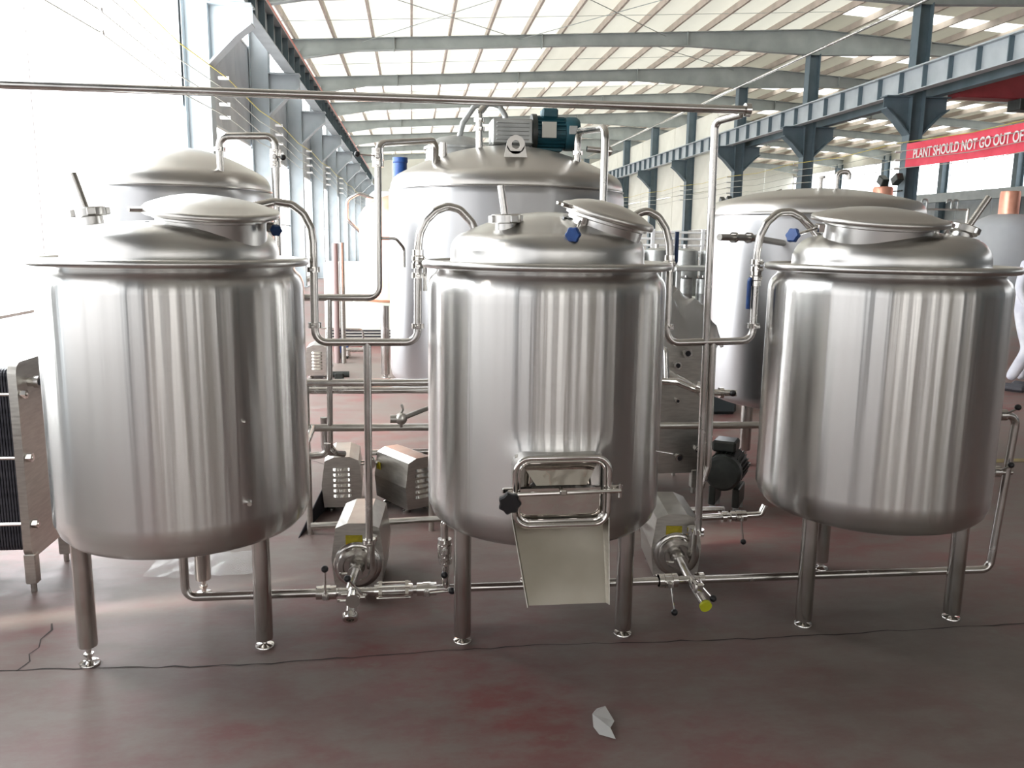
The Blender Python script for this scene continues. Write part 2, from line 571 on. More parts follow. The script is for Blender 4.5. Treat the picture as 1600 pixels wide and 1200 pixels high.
wr = sempty('wall_center', 'centre row of dark blue-grey columns, clad in cream panels towards the far end')
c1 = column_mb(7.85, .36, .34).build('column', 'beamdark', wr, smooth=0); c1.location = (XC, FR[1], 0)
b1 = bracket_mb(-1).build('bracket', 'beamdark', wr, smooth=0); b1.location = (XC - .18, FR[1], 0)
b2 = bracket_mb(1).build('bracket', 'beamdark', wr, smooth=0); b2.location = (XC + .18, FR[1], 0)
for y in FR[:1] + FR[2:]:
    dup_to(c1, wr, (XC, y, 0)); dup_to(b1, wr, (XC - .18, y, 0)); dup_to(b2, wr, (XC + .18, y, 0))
# cream panels between the columns beyond the open bays
pn = MB().box((0, 0, 0), (.05, 3.0, 1.72), bev=.012).build('wall_panel', 'panel', wr, smooth=0)
first = True
for y in [f for f in FR if f > 33]:
    for k in (0, 1):
        for zc in (2.2 + .87, 2.2 + .87 + 1.74, 2.2 + .87 + 3.48 - .02):
            L = (XC + .2, y + 1.54 + k * 3.05, zc)
            if first:
                pn.location = L; first = False
            else:
                dup_to(pn, wr, L)
MB().box((XC + .2, (34 + Y1) / 2, 1.1), (.24, Y1 - 34, 2.2)).build('plinth', 'concrete', wr, smooth=0)
# runway beams
def runway(name, label, X, side, ys, mt):
    t = thing(name, label, 'beam', (X, 0, 0))
    L = Y1 - Y0
    mb = MB().box((0, (Y0 + Y1) / 2, 5.8), (.016, L, .54))
    mb.box((0, (Y0 + Y1) / 2, 6.08), (.30, L, .022)); mb.box((0, (Y0 + Y1) / 2, 5.52), (.26, L, .022))
    mb.box((0, (Y0 + Y1) / 2, 6.12), (.05, L, .06))
    mb.build('web', mt, t, smooth=0)
    st = None
    y = -3.0
    while y < 62:
        if st is None:
            st = MB().box((side * .065, 0, 5.8), (.13, .03, .53)).build('stiffener', 'beamdark', t, smooth=0); st.location = (0, y, 0)
        else:
            dup_to(st, t, (0, y, 0))
        y += 1.0167
    return t
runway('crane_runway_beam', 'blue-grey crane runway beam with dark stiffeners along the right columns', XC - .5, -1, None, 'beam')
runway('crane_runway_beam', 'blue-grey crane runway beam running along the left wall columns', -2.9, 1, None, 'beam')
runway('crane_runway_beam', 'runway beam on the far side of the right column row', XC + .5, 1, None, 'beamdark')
tag(MB().box((-2.82, 22, 6.2), (.05, 72, .07)).build('conductor_rail', 'redline', smooth=0), 'thin red conductor rail on top of the left runway beam', 'rail')
tag(MB().cyl((13.0, -3, 7.74), (13.0, 62, 7.74), .045, n=10).build('conduit_pipe', 'pipe'), 'pale straight conduit pipe crossing the tops of the right columns', 'pipe')

# left wall cladding and windows -----------------------------------------
def cladding(X, y0, y1, z0, z1, parent, mt, pitch=1.5, th=.06):
    first = None
    n = max(1, round((y1 - y0) / pitch)); st = (y1 - y0) / n
    for k in range(n):
        L = (X, y0 + st * (k + .5), (z0 + z1) / 2)
        if first is None:
            first = MB().box((0, 0, 0), (th, st - .02, z1 - z0), bev=.012).build('wall_panel', mt, parent, smooth=0); first.location = L
        else:
            dup_to(first, parent, L)
XW = XL
cladding(XW, Y0, 3.5, 4.6, 7.9, wl, 'panelgrey')
cladding(XW, 15.3, Y1, 3.8, 6.05, wl, 'panelgrey', 1.52)
cladding(XW, 15.3, Y1, 6.95, 7.85, wl, 'panelgrey', 3.05)
cladding(XW, 3.5, 15.3, 7.5, 7.9, wl, 'panelgrey', 1.6)
MB().box((XW, (Y0 + 7.5) / 2, .4), (.24, 7.5 - Y0, .8)).build('plinth', 'concrete', wl, smooth=0)
MB().box((XW, (7.5 + Y1) / 2, .06), (.24, Y1 - 7.5, .12)).build('plinth', 'concrete', wl, smooth=0)
def window(name, X, y0, y1, z0, z1, mt, label, nv=4, nh=2, axis='x', fr=.05):
    """framed window in a side wall (axis x) or an end wall (axis y)"""
    t = sempty(name, label)
    def B(mb, a, b, c, sa, sb, sc):   # along wall, height, thickness
        if axis == 'x': mb.box((X, a, b), (sc, sa, sb))
        else: mb.box((a, X, b), (sa, sc, sb))
    mb = MB()
    for zz in (z0 + fr / 2, z1 - fr / 2): B(mb, (y0 + y1) / 2, zz, 0, y1 - y0, fr, .08)
    for yy in (y0 + fr / 2, y1 - fr / 2): B(mb, yy, (z0 + z1) / 2, 0, fr, z1 - z0, .08)
    for k in range(1, nv): B(mb, y0 + (y1 - y0) * k / nv, (z0 + z1) / 2, 0, fr * .8, z1 - z0, .06)
    for k in range(1, nh): B(mb, (y0 + y1) / 2, z0 + (z1 - z0) * k / nh, 0, y1 - y0, fr * .8, .06)
    mb.build('window_frame', 'white', t, smooth=0)
    pm_ = None
    for i in range(nv):
        for j in range(nh):
            ca, cb = y0 + (y1 - y0) * (i + .5) / nv, z0 + (z1 - z0) * (j + .5) / nh
            L = (X, ca, cb) if axis == 'x' else (ca, X, cb)
            if pm_ is None:
                q = MB(); sa, sb = (y1 - y0) / nv - fr, (z1 - z0) / nh - fr
                q.box((0, 0, 0), (.012, sa, sb) if axis == 'x' else (sa, .012, sb))
                pm_ = q.build('pane', mt, t, smooth=0); pm_.location = L
            else:
                dup_to(pm_, t, L)
    return t
window('window_1', XW, 3.5, 15.3, .8, 7.5, 'pane_open', 'huge blown-out opening in the left wall behind the left tank', 2, 1, fr=.03)
wn = 2
for i, y in enumerate([f for f in FR if 15 < f < 60]):
    window('window_%d' % wn, XW, y + .25, y + 5.85, .12, 3.8, 'pane_left', 'bright low window in bay %d of the left wall beyond the tanks' % (i + 1), 4, 2); wn += 1
window('window_%d' % wn, XW, 15.3, 62, 6.05, 6.95, 'pane_left', 'bright clerestory strip under the left roof edge', 32, 1); wn += 1
for y in (-15.2, -9.1, -3.0):
    window('window_%d' % wn, XW, y + .2, y + 5.9, .8, 4.6, 'pane_fill', 'unseen left wall window behind the viewer, enlarged to brighten the tanks', 4, 2); wn += 1

# far end wall
we = sempty('wall_far', 'far end wall of the hall')
def end_clad(Y, x0, x1, z0, z1, parent, mt, pitch=1.5):
    n = max(1, round((x1 - x0) / pitch)); st = (x1 - x0) / n
    first = None
    for k in range(n):
        L = (x0 + st * (k + .5), Y, (z0 + z1) / 2)
        if first is None:
            first = MB().box((0, 0, 0), (st - .02, .06, z1 - z0), bev=.012).build('wall_panel', mt, parent, smooth=0); first.location = L
        else:
            dup_to(first, parent, L)
end_clad(Y1, XL, XR, 5.2, 8.9, we, 'panel', 2.5)
end_clad(Y1, XL, XR, 0, 1.0, we, 'concrete', 5.0)
window('window_%d' % wn, Y1, XL, XC, 1.0, 5.2, 'pane_far', 'bright glazing of the far end wall', 12, 3, axis='y'); wn += 1
window('window_%d' % wn, Y1, XC, XR, 1.0, 5.2, 'pane_far', 'bright glazing of the far end wall in the second bay', 12, 3, axis='y'); wn += 1
# near end wall (behind the viewer), glowing strips added to stripe the tank reflections
wf = sempty('wall_near', 'near end wall behind the viewer, seen only as reflections')
xs = XL
spec = [('p', 1.0), ('w', .7), ('p', .7), ('w', 1.2), ('p', .35), ('w', .3), ('p', .5), ('w', 1.6), ('p', .9), ('w', .25), ('p', .3), ('w', .9), ('p', .25), ('w', .3), ('p', .8), ('w', 1.3), ('p', .4), ('w', .3), ('p', 1.6), ('w', .6), ('p', .6), ('w', 1.3), ('p', 2.9), ('w', .5), ('p', 2.0), ('w', 1.4), ('p', 12.40)]  # strip and panel widths invented for the reflected stripes
YN = -9.0
for kind, ww in spec:
    if kind == 'w':
        window('window_%d' % wn, YN, xs, xs + ww, .3, 4.6, 'pane_reflection', 'unseen bright strip added to the near end wall for tank reflections', max(1, round(ww / 1.2)), 3, axis='y'); wn += 1
    else:
        end_clad(YN, xs, xs + ww, 0, 4.6, wf, 'beamdark' if ww < .45 else 'concrete' if ww < 1.2 else ('beam' if ww > 2.5 else 'panel'), 1.5)
    xs += ww
end_clad(YN, XL, XR, 4.6, 9.0, wf, 'panel', 2.5)

# right nave wall
wz = sempty('wall_right', 'side wall of the second bay: high window band over blue-grey cladding')
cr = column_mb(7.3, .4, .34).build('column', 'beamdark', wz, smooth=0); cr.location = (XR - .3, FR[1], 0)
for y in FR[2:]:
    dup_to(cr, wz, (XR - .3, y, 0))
cladding(XR, YN, Y1, 0, 3.1, wz, 'panelgrey', 3.05)
cladding(XR, YN, Y1, 3.1, 4.6, wz, 'beam', 3.05)
cladding(XR, YN, Y1, 7.0, 7.9, wz, 'panel', 3.05)
cladding(XR, YN, 9.4, 4.6, 7.0, wz, 'panelgrey', 3.05)
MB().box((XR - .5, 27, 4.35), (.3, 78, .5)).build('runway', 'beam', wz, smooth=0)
for i, y in enumerate([f for f in FR if f > 9]):
    window('window_%d' % wn, XR, y + .2, y + 5.9, 4.6, 7.0, 'pane_right', 'bright high window, bay %d of the second bay side wall' % (i + 1), 4, 1); wn += 1

# red crane girder in the second bay
t = thing('crane_girder', 'dark red overhead crane girder spanning the second bay behind the banner', 'crane', (0, 21.5, 0))
MB().box((22.4, 0, 5.85), (16.0, .5, .72), bev=.02).build('girder', 'red', t, smooth=0)
MB().box((14.45, 0, 6.36), (.5, 2.6, .3), bev=.02).build('end_carriage', 'red', t, smooth=0)
MB().box((16.4, -.1, 5.35), (.6, .5, .3), bev=.02).build('hoist', 'motor', t, smooth=0)

# banner
t = thing('banner', 'long red banner with white lettering hung between right columns', 'banner', (XC - .28, 21.35, 4.27))
def cloth(L, h, nx=60, nz=8):
    vs, fs = [], []
    for i in range(nx + 1):
        for j in range(nz + 1):
            u = i / nx
            vs.append((.02 * math.sin(u * 21) * (1 - j / nz * .4), -L * u, -h * j / nz - .03 * math.sin(u * PI)))
    for i in range(nx):
        for j in range(nz):
            a = i * (nz + 1) + j
            fs.append((a, a + 1, a + nz + 2, a + nz + 1))
    return MB().add(vs, fs)
cloth(9.3, .62).build('cloth', 'banner', t)
def text_obj(s_, size, mt, loc, rot, parent, name='lettering', align='LEFT', xs=1.0, ext=.002):
    cu = bpy.data.curves.new(name, 'FONT')
    cu.body = s_; cu.size = size; cu.extrude = ext; cu.align_x = align; cu.offset = size * .018
    cu.materials.append(M[mt])
    tmp = bpy.data.objects.new('tmp', cu); COL.objects.link(tmp)
    bpy.context.view_layer.update()
    me = bpy.data.meshes.new_from_object(tmp.evaluated_get(bpy.context.evaluated_depsgraph_get()))
    bpy.data.objects.remove(tmp)
    o = bpy.data.objects.new(name, me); COL.objects.link(o); o.parent = parent
    o.location = loc; o.rotation_euler = rot; o.scale = (xs, 1, 1)
    return o
text_obj('PLANT SHOULD NOT GO OUT OF', .34, 'white', (-.04, -.38, -.42), (PI / 2, 0, -PI / 2), t, xs=.755)

# cables and insulators
def insul(parent, X, y, sx):
    for k in range(4):
        MB().cyl((X, y, 4.3 - k * .22), (X + sx * .16, y, 4.3 - k * .22), .03, n=8).build('insulator', 'white', parent)
for X, sx, nm in ((-3.15, 1, 'left'), (XC - .42, -1, 'right')):
    for k in range(4):
        pts = []
        for i, y in enumerate([f for f in FR if f > -4]):
            pts.append((X + .0, y, 4.3 - k * .22))
            if y < 60:
                pts += [(X, y + 3.05, 4.3 - k * .22 - .09)]
        o = MB().tube(pts, .009, R=0, n=5).build('cable', 'cable' if k else 'yellowcable')
        tag(o, 'thin %s cable, %s of four strung along the %s columns' % ('grey' if k else 'yellowish', ('topmost', 'second', 'third', 'lowest')[k], nm), 'cable')
ins_r = None
for par, X, sx, rng in ((wl, -3.3, 1, FR[4:10]), (wr, XC - .26, -1, FR[4:10])):
    for y in rng:
        for k in range(4):
            L = (X + sx * .09, y, 4.3 - k * .22)
            if ins_r is None:
                ins_r = MB().cyl((-.09, 0, 0), (.09, 0, 0), .03, n=8).build('insulator', 'white', par); ins_r.location = L
            else:
                dup_to(ins_r, par, L)
# floodlights on a centre column
for y, lab in ((33.9, 'small dark floodlight pair on the column beside the cream panels'), (21.8, 'small floodlight pair on the column left of the banner')):
    t = thing('floodlight', lab, 'lamp', (XC - .3, y, 3.05))
    for s_ in (-1, 1):
        MB().box((-.1, s_ * .45, .1), (.2, .3, .22), Matrix.Rotation(s_ * .5, 4, 'X'), bev=.02).build('lamp_head', 'motor', t, smooth=0)
    MB().cyl((0, -.45, 0), (0, .45, 0), .02, n=8).build('arm', 'motor', t)

# ================================================================== TANKS
def clamp(mb, p, axis, r):
    a = V(axis).normalized(); p = V(p)
    mb.cyl(p - a * .011, p + a * .011, r + .011, n=20)
    x, y, _ = frame_from(a)
    mb.cyl(p + x * (r + .006), p + x * (r + .034), .006, n=8)
    mb.box(tuple(p + x * (r + .036)), (.02, .008, .012), bev=.002)

def star_knob(mb, c, axis, R=.03, d=.022, n=7):
    poly = []
    for k in range(n * 6):
        a = 2 * PI * k / (n * 6)
        rr = R * (1 - .16 * (0.5 - .5 * math.cos(a * n)) ** .8)
        poly.append((rr * math.cos(a), rr * math.sin(a)))
    mm = TM(c, axis)
    m_ = len(poly)
    vs, fs = [], []
    for z, s in ((0, .8), (d * .25, 1), (d * .8, 1), (d, .86)):
        vs += [(x * s, y * s, z) for x, y in poly]
    for j in range(3):
        for k in range(m_):
            k2 = (k + 1) % m_
            fs.append((j * m_ + k, j * m_ + k2, (j + 1) * m_ + k2, (j + 1) * m_ + k))
    fs += [tuple(range(m_))[::-1], tuple(range(3 * m_, 4 * m_))]
    mb.add(vs, fs, mm)

BODY = [(0, .452), (.2, .455), (.34, .461), (.40, .468), (.438, .483), (.460, .507), (.470, .538), (.4712, .541), (.4745, .545),
        (.4750, .60), (.475, .9), (.475, 1.2), (.475, 1.405), (.4735, 1.425), (.468, 1.444), (.459, 1.459), (.448, 1.469), (.441, 1.480), (.439, 1.505)]
def rim_prof(Rr=.498, Rd=.383):
    p = [(Rd, 1.512), (Rr - .03, 1.512)]
    for k in range(13):
        a = PI * .75 - PI * 1.5 * k / 12
        p.append((Rr - .0155 + .0155 * math.cos(a), 1.506 + .0155 * math.sin(a)))
    p += [(Rr - .038, 1.492), (.44, 1.483)]
    return p
def dome_prof(Rd=.385, top=1.712, R1=.075, zb=1.556):
    p = [(Rd + .004, 1.512), (Rd, 1.520), (Rd, zb)]
    for k in range(1, 7):
        a = (PI / 2 - .22) * k / 6
        p.append((Rd - R1 + R1 * math.cos(a), zb + R1 * math.sin(a)))
    r0, z0 = p[-1]
    for k in range(1, 8):
        r = r0 * (1 - k / 7)
        p.append((r, z0 + (top - z0) * (1 - (r / r0) ** 2)))
    p[-1] = (0, p[-1][1])
    return p

def star_handwheel(): pass

def small_tank(x, y, label, cfg):
    t = thing('brewing_tank', label, 'tank', (x, y, 0))
    if cfg.get('mouth'):
        body = body_with_bulge(cfg['mouth'])
    else:
        body = MB().lathe(BODY, n=128)
    body.build('body', 'drum', t, smooth=50)
    MB().lathe(rim_prof(), n=128).build('rim', 'dome', t, smooth=60)
    MB().lathe(dome_prof(top=cfg.get('top', 1.712), R1=cfg.get('knuckle', .075), zb=cfg.get('zb', 1.556)), n=96).build('dome', 'dome', t, smooth=60)
    # legs
    for (lx, ly), lb in zip(cfg['legs'], cfg.get('gaps', (.026, .026, .04))):
        mb = MB().lathe([(0, .50), (.034, .50), (.0345, lb + .010), (.033, lb), (.014, lb - .001), (0, lb - .001)], n=28)
        leg = mb.build('leg', 'pipe', t)
        f = MB().lathe([(0, lb + .002), (.010, lb + .002), (.010, .014), (.016, .011), (.036, .008), (.038, .005), (.038, 0), (0, 0)], n=24)
        if lb > .06:
            f.cyl((0, 0, .035), (0, 0, .045), .018, n=6)
        f.build('foot', 'chrome', leg)
        leg.location = (lx, ly, 0)
    # manway
    mx, my, R, RL, base, top, ax, wob = cfg['manway']
    ax = V(ax).normalized()
    c = V((mx, my, top))
    neck = MB()
    mm = TM(c - ax * .012, ax)
    neck.lathe([(R + .012, .0), (R + .012, -.012), (R, -.016), (R - .002, -(top - base) - .05), (R - .012, -(top - base) - .05), (R - .01, 0), (R + .012, 0)], mm, n=64)
    # weld seam where the neck meets the dome
    neck.build('manway_neck', 'dome', t)
    lid = MB()
    prof = [(0, .050), (RL * .25, .0485), (RL * .5, .041), (RL * .72, .029), (RL * .88, .016), (RL * .93, .013), (RL - .004, .010), (RL, .004), (RL, -.010), (RL - .004, -.013), (RL - .03, -.013), (0, -.012)]
    lid.lathe(prof, TM((0, 0, 0), (0, 0, 1)), n=72)
    if wob:
        nv = []
        for (vx, vy, vz) in lid.v:
            r = math.hypot(vx, vy); th = math.atan2(vy, vx)
            nv.append((vx, vy, vz + wob * (r / RL) ** 2 * math.exp(-(((th - 2.05) / .75) ** 2))))
        lid.v = nv
    mm = TM(c, ax)
    # keep lathe X axis aligned with the world X as far as possible
    z_ = ax; x_ = (V((1, 0, 0)) - z_ * z_.x).normalized(); y_ = z_.cross(x_)
    mm = Matrix(((x_.x, y_.x, z_.x, c.x), (x_.y, y_.y, z_.y, c.y), (x_.z, y_.z, z_.z, c.z), (0, 0, 0, 1)))
    lid.v = [tuple(mm @ V(p)) for p in lid.v]
    lido = lid.build('manway_lid', 'lid', t, smooth=60)
    # latch tongue on the lid and knob on its swing bolt
    for (ang, kind, col) in cfg['lugs']:
        d = V((math.cos(ang), math.sin(ang), 0))
        def P(r, z, s=0.0):
            sd_ = V((-d.y, d.x, 0))
            return mm @ (d * r + sd_ * s + V((0, 0, z)))
        rotm = mm @ Matrix.Translation(d * (RL + .012)) @ Matrix.Rotation(ang, 4, 'Z')
        if kind == 'hinge':
            h = MB().box((0, 0, -.004), (.06, .07, .018), rotm, bev=.004)
            h.cyl(P(RL + .038, -.012, -.045), P(RL + .038, -.012, .045), .009, n=12)
            h.box((.012, -.03, -.045), (.018, .012, .09), rotm, bev=.003).box((.012, .03, -.045), (.018, .012, .09), rotm, bev=.003)
            h.build('hinge', 'chrome', t)
        elif kind == 'tongue':
            h = MB().box((-.005, -.019, .0), (.07, .014, .014), rotm, bev=.003).box((-.005, .019, .0), (.07, .014, .014), rotm, bev=.003)
            h.build('latch_lug', 'chrome', lido)
            h = MB().box((-.03, 0, -.055), (.022, .03, .03), rotm, bev=.004)
            h.cyl(P(R, -.055, 0), P(RL + .01, -.05, 0), .008, n=10)
            h.build('latch_bracket', 'motor', t)
        elif kind == 'knob':
            h = MB().box((-.03, 0, -.04), (.03, .04, .035), rotm, bev=.004)
            e = V(cfg['kpos'])
            h.cyl(P(RL - .02, -.035), e, .006, n=10)
            h.build('swing_bolt', 'chrome', t)
            k = MB(); dirk = (e - P(RL - .02, -.035)).normalized()
            kd = V(cfg.get('kdir', dirk))
            star_knob(k, e - kd * .008, kd, cfg.get('kR', .026), .024, 6)
            k.build('knob', col, t)
    # spray-ball port: union nut with a standing handle
    fx, fy, fz, fax, stick = cfg['port']
    fax = V(fax).normalized(); fc = V((fx, fy, fz))
    mb = MB().cyl(fc - fax * .05, fc + fax * .035, .040, n=32)
    mb.build('port_neck', 'dome', t)
    nut = MB()
    nut.lathe([(.028, .062), (.052, .062), (.056, .058), (.056, .032), (.05, .028), (.03, .028)], TM(fc, fax), n=36)
    for k in range(4):
        a = k * PI / 2 + .4
        mm2 = TM(fc, fax) @ Matrix.Rotation(a, 4, 'Z')
        nut.box((.056, 0, .045), (.022, .03, .026), mm2, bev=.003)
    nut.build('union_nut', 'dome', t)
    b_, e_ = V(stick[0]), V(stick[1])
    s_ = MB().cyl(fc, fc + fax * .05, .02, n=20); s_.cyl(b_, e_, .0135, n=18); 
    s_.build('handle_stem', 'pipe', t)
    for o in cfg.get('ports', []):
        MB().cyl(o[0], o[1], o[2], n=12).build('sample_port', 'chrome', t)
    return t

def body_with_bulge(mouth):
    """drum whose sheet swells out round the discharge mouth"""
    mb = MB(); n = 220
    prof = []
    for (r, z) in BODY:
        prof.append((r, z))
    fine = []
    for (a, b) in zip(prof, prof[1:]):
        k = max(1, int(abs(b[1] - a[1]) / .03))
        for j in range(k):
            fine.append((a[0] + (b[0] - a[0]) * j / k, a[1] + (b[1] - a[1]) * j / k))
    fine.append(prof[-1])
    fine[0] = (0, fine[0][1])
    mb.lathe(fine, n=n)
    mxc = mouth
    nv = []
    for (x, y, z) in mb.v:
        if y < -.2:
            dx = max(0, abs(x - mxc) - .13); dz = max(0, abs(z - .74) - .09)
            d = math.hypot(dx, dz)
            k = .012 * math.exp(-(d / .045) ** 2)
            y -= k
        nv.append((x, y, z))
    mb.v = nv
    return mb

legs3 = [(-.33, -.19), (.33, -.19), (.0, .38)]
T1 = small_tank(-.895, 3.30, 'left polished steel brewing tank, brightest, nearest the blown-out window', dict(
    legs=[(-.325, -.24), (.305, -.16), (-.05, .36)], gaps=(.075, .034, .075),
    top=1.655, knuckle=.10, zb=1.535,
    manway=(.170, -.10, .195, .240, 1.56, 1.690, (.05, -.13, 1), .030), kpos=(.405, -.17, 1.625),
    lugs=[(math.radians(203), 'tongue', ''), (math.radians(350), 'knob', 'bluesleeve'), (math.radians(95), 'hinge', '')], kr=.03, kz=-.06, kR=.022,
    port=(-.268, -.05, 1.635, (-.12, 0, 1), ((-.285, -.05, 1.68), (-.325, -.05, 1.818))),
    ports=[((.31, -.355, .66), (.315, -.385, .66), .008), ((.30, -.36, .955), (.315, -.375, .957), .006)]))
T2 = small_tank(.537, 3.30, 'middle polished steel mash tank with discharge door and chute at the front', dict(
    legs=[(-.345, -.19), (.318, -.19), (0, .38)], mouth=-.02,
    manway=(.213, -.13, .148, .182, 1.57, 1.697, (.25, -.14, 1), 0), kpos=(.035, -.365, 1.622),
    lugs=[(math.radians(200), 'tongue', ''), (math.radians(222), 'knob', 'blue'), (math.radians(60), 'hinge', '')], kr=.0, kz=-.10, kdir=(-.45, -.8, -.1), kR=.029,
    port=(-.188, -.20, 1.632, (-.03, -.02, 1), ((-.190, -.20, 1.67), (-.209, -.20, 1.798))),
    ports=[((.40, -.275, .80), (.455, -.315, .798), .003)]))
T3 = small_tank(1.99, 3.30, 'right polished steel brewing tank, darkest, with wide round lid', dict(
    legs=[(-.345, -.18), (.335, -.18), (.03, .40)],
    top=1.662, knuckle=.10, zb=1.535,
    manway=(-.118, -.11, .205, .262, 1.56, 1.700, (.01, -.12, 1), 0), kpos=(-.49, -.14, 1.632),
    lugs=[(math.radians(178), 'knob', 'blue'), (math.radians(2), 'hinge', '')], kr=.085, kz=-.03, kdir=(-.75, -.5, .2), kR=.03,
    port=(.318, -.0, 1.625, (.32, 0, 1), ((.335, 0, 1.66), (.428, 0, 1.805))),
    ports=[]))

# ---- discharge mouth, door and chute of the middle tank (parts of it)
def rrect(w_, h_, r, n=6):
    pts = []
    for cx_, cz_, a0 in ((w_ / 2 - r, h_ / 2 - r, 0), (-w_ / 2 + r, h_ / 2 - r, PI / 2), (-w_ / 2 + r, -h_ / 2 + r, PI), (w_ / 2 - r, -h_ / 2 + r, 1.5 * PI)):
        for k in range(n + 1):
            a = a0 + PI / 2 * k / n
            pts.append((cx_ + r * math.cos(a), cz_ + r * math.sin(a)))
    return pts
MX, MYF, MZ = -.020, -.560, .735       # mouth centre, local to the tank
mw, mh = .335, .245
ro = rrect(mw, mh, .05); ri = rrect(mw - .012, mh - .012, .045)
k = len(ro)
vs = [(MX + x, MYF, MZ + z) for x, z in ro] + [(MX + x * .985, -.40, MZ + z) for x, z in ro] + [(MX + x, MYF, MZ + z) for x, z in ri] + [(MX + x * .985, -.40, MZ + z) for x, z in ri]
fs = []
for i in range(k):
    j = (i + 1) % k
    fs += [(i, j, j + k, i + k), (i + 2 * k, j + 2 * k, j, i), (i + 3 * k, j + 3 * k, j + 2 * k, i + 2 * k)]
MB().add(vs, fs).build('mouth_frame', 'drum', T2)
MB().tube([(MX + x, MYF, MZ + z) for x, z in rrect(mw + .0, mh + .0, .052, 8)], .0095, closed=True, n=12).build('mouth_ring', 'chrome', T2)
MB().tube([(MX + x, MYF + .006, MZ + z) for x, z in rrect(mw - .03, mh - .03, .04, 8)], .006, closed=True, n=10).build('mouth_ring', 'chrome', T2)
# door: shallow tray with a pressed trapezoid face
dw, dh = mw - .046, mh - .046
door = MB()
yo = MYF + .018; yi = MYF + .062
zt, zb = MZ + dh / 2, MZ - dh / 2
P = [(-dw / 2, yi, zt), (dw / 2, yi, zt), (dw / 2, yi - .012, MZ + .004), (-dw / 2, yi - .012, MZ + .004),
     (-dw / 2 * .62, yo, MZ + .018), (dw / 2 * .62, yo, MZ + .018)]
P = [(MX + a, b, c) for a, b, c in P]
door.add(P, [(0, 1, 5, 4), (0, 4, 3), (1, 2, 5), (3, 4, 5, 2)])
door.build('door_upper', 'mirror', T2, smooth=0)
d2 = MB().add([(MX - dw / 2, yo + .01, MZ + .004), (MX + dw / 2, yo + .01, MZ + .004), (MX + dw / 2, yo + .012, zb), (MX - dw / 2, yo + .012, zb)], [(0, 1, 2, 3)])
d2.build('door_lower', 'mirror', T2, smooth=0)
MB().box((MX, MYF + .09, MZ), (mw - .02, .004, mh - .02)).build('door_back', 'shroud', T2, smooth=0)
bar = MB().tube([(MX - .19, MYF - .012, MZ - .004), (MX + .205, MYF - .02, MZ + .005)], .0075, n=10)
bar.box((MX + .0, MYF - .02, MZ + .004), (.026, .022, .018), bev=.004)
bar.cyl((MX, MYF - .02, MZ), (MX, MYF + .03, MZ + .002), .006, n=8)
bar.build('clamp_bar', 'chrome', T2)
h = MB().box((MX + .19, MYF + .004, MZ + .012), (.055, .012, .016), bev=.003).box((MX + .185, MYF + .02, MZ + .004), (.016, .05, .03), bev=.003)
h.cyl((MX + .203, MYF - .016, MZ - .02), (MX + .203, MYF - .016, MZ + .03), .006, n=10)
h.build('hinge', 'chrome', T2)
h = MB().box((MX - .188, MYF + .01, MZ + .006), (.045, .014, .018), bev=.003)
h.cyl((MX - .182, MYF + .02, MZ - .01), (MX - .19, MYF - .05, MZ - .014), .007, n=10)
h.build('swing_bolt', 'chrome', T2)
kb = MB(); star_knob(kb, (MX - .190, MYF - .045, MZ - .016), (-.12, -1, -.05), .040, .03, 7)
kb.build('knob', 'black', T2)
# chute
cz0, cz1 = MZ - .105, .352
cf = MB()
A = [(MX - .170, -.47, cz0 + .03), (MX + .165, -.47, cz0 + .03), (MX + .150, -.640, cz1), (MX - .125, -.640, cz1)]
B = [(MX - .178, -.545, cz0 + .02), (MX + .172, -.545, cz0 + .02), (MX + .155, -.665, cz1 + .004), (MX - .132, -.665, cz1 + .004)]
th = .003
def sheet(mb, q, off):
    o_ = V(off)
    a = [V(p) for p in q]; b = [p + o_ for p in a]
    mb.add([tuple(p) for p in a + b], [(0, 1, 2, 3), (7, 6, 5, 4), (0, 4, 5, 1), (1, 5, 6, 2), (2, 6, 7, 3), (3, 7, 4, 0)])
sheet(cf, A, (0, .003, 0))
cf.build('chute', 'chute', T2, smooth=0)
for (a, b, c, d) in ((A[0], B[0], B[3], A[3]), (A[1], B[1], B[2], A[2])):
    cs = MB(); sheet(cs, [a, b, c, d], (.003, 0, 0)); cs.build('chute_side', 'shroud', T2, smooth=0)

# ---- big tanks behind
def big_tank(name, x, y, R, z0, z1, top, label, legs, mt='dull', lug=False, seam=True):
    t = thing(name, label, 'tank', (x, y, 0))
    kn = .09
    prof = [(0, z0 - .10), (R * .5, z0 - .075), (R - .12, z0 - .03), (R - .04, z0 + .0), (R - .01, z0 + .03), (R, z0 + .07), (R, (z0 + z1) / 2), (R, z1 - .05), (R - .004, z1 - .025), (R - .015, z1 - .008)]
    MB().lathe(prof, n=96).build('body', mt, t, smooth=60)
    Rd = R - .012
    dp = [(Rd, z1 - .01), (Rd + .002, z1 + .012)]
    for k in range(1, 6):
        a = 1.15 * k / 5
        dp.append((Rd - kn + kn * math.cos(a), z1 + .012 + kn * math.sin(a)))
    r0, zz0 = dp[-1]
    for k in range(1, 10):
        r = r0 * (1 - k / 9)
        dp.append((r, zz0 + (top - zz0) * (1 - (r / r0) ** 2)))
    dp[-1] = (0, top)
    MB().lathe(dp, n=96).build('dome', 'lid', t, smooth=60)
    if seam:
        MB().ring((0, 0, z1 - .006), (0, 0, 1), Rd + .004, .006, n=96, k=8).build('seam_ring', 'dome', t)
    l0 = None
    for (lx, ly) in legs:
        if l0 is None:
            l0 = MB().lathe([(.042, z0 + .01), (.042, .12), (.038, .11), (.016, .108), (.016, .02), (.05, .015), (.05, 0), (0, 0)], n=20).build('leg', 'pipe', t)
            l0.location = (lx, ly, 0)
        else:
            dup_to(l0, t, (lx, ly, 0))
    return t
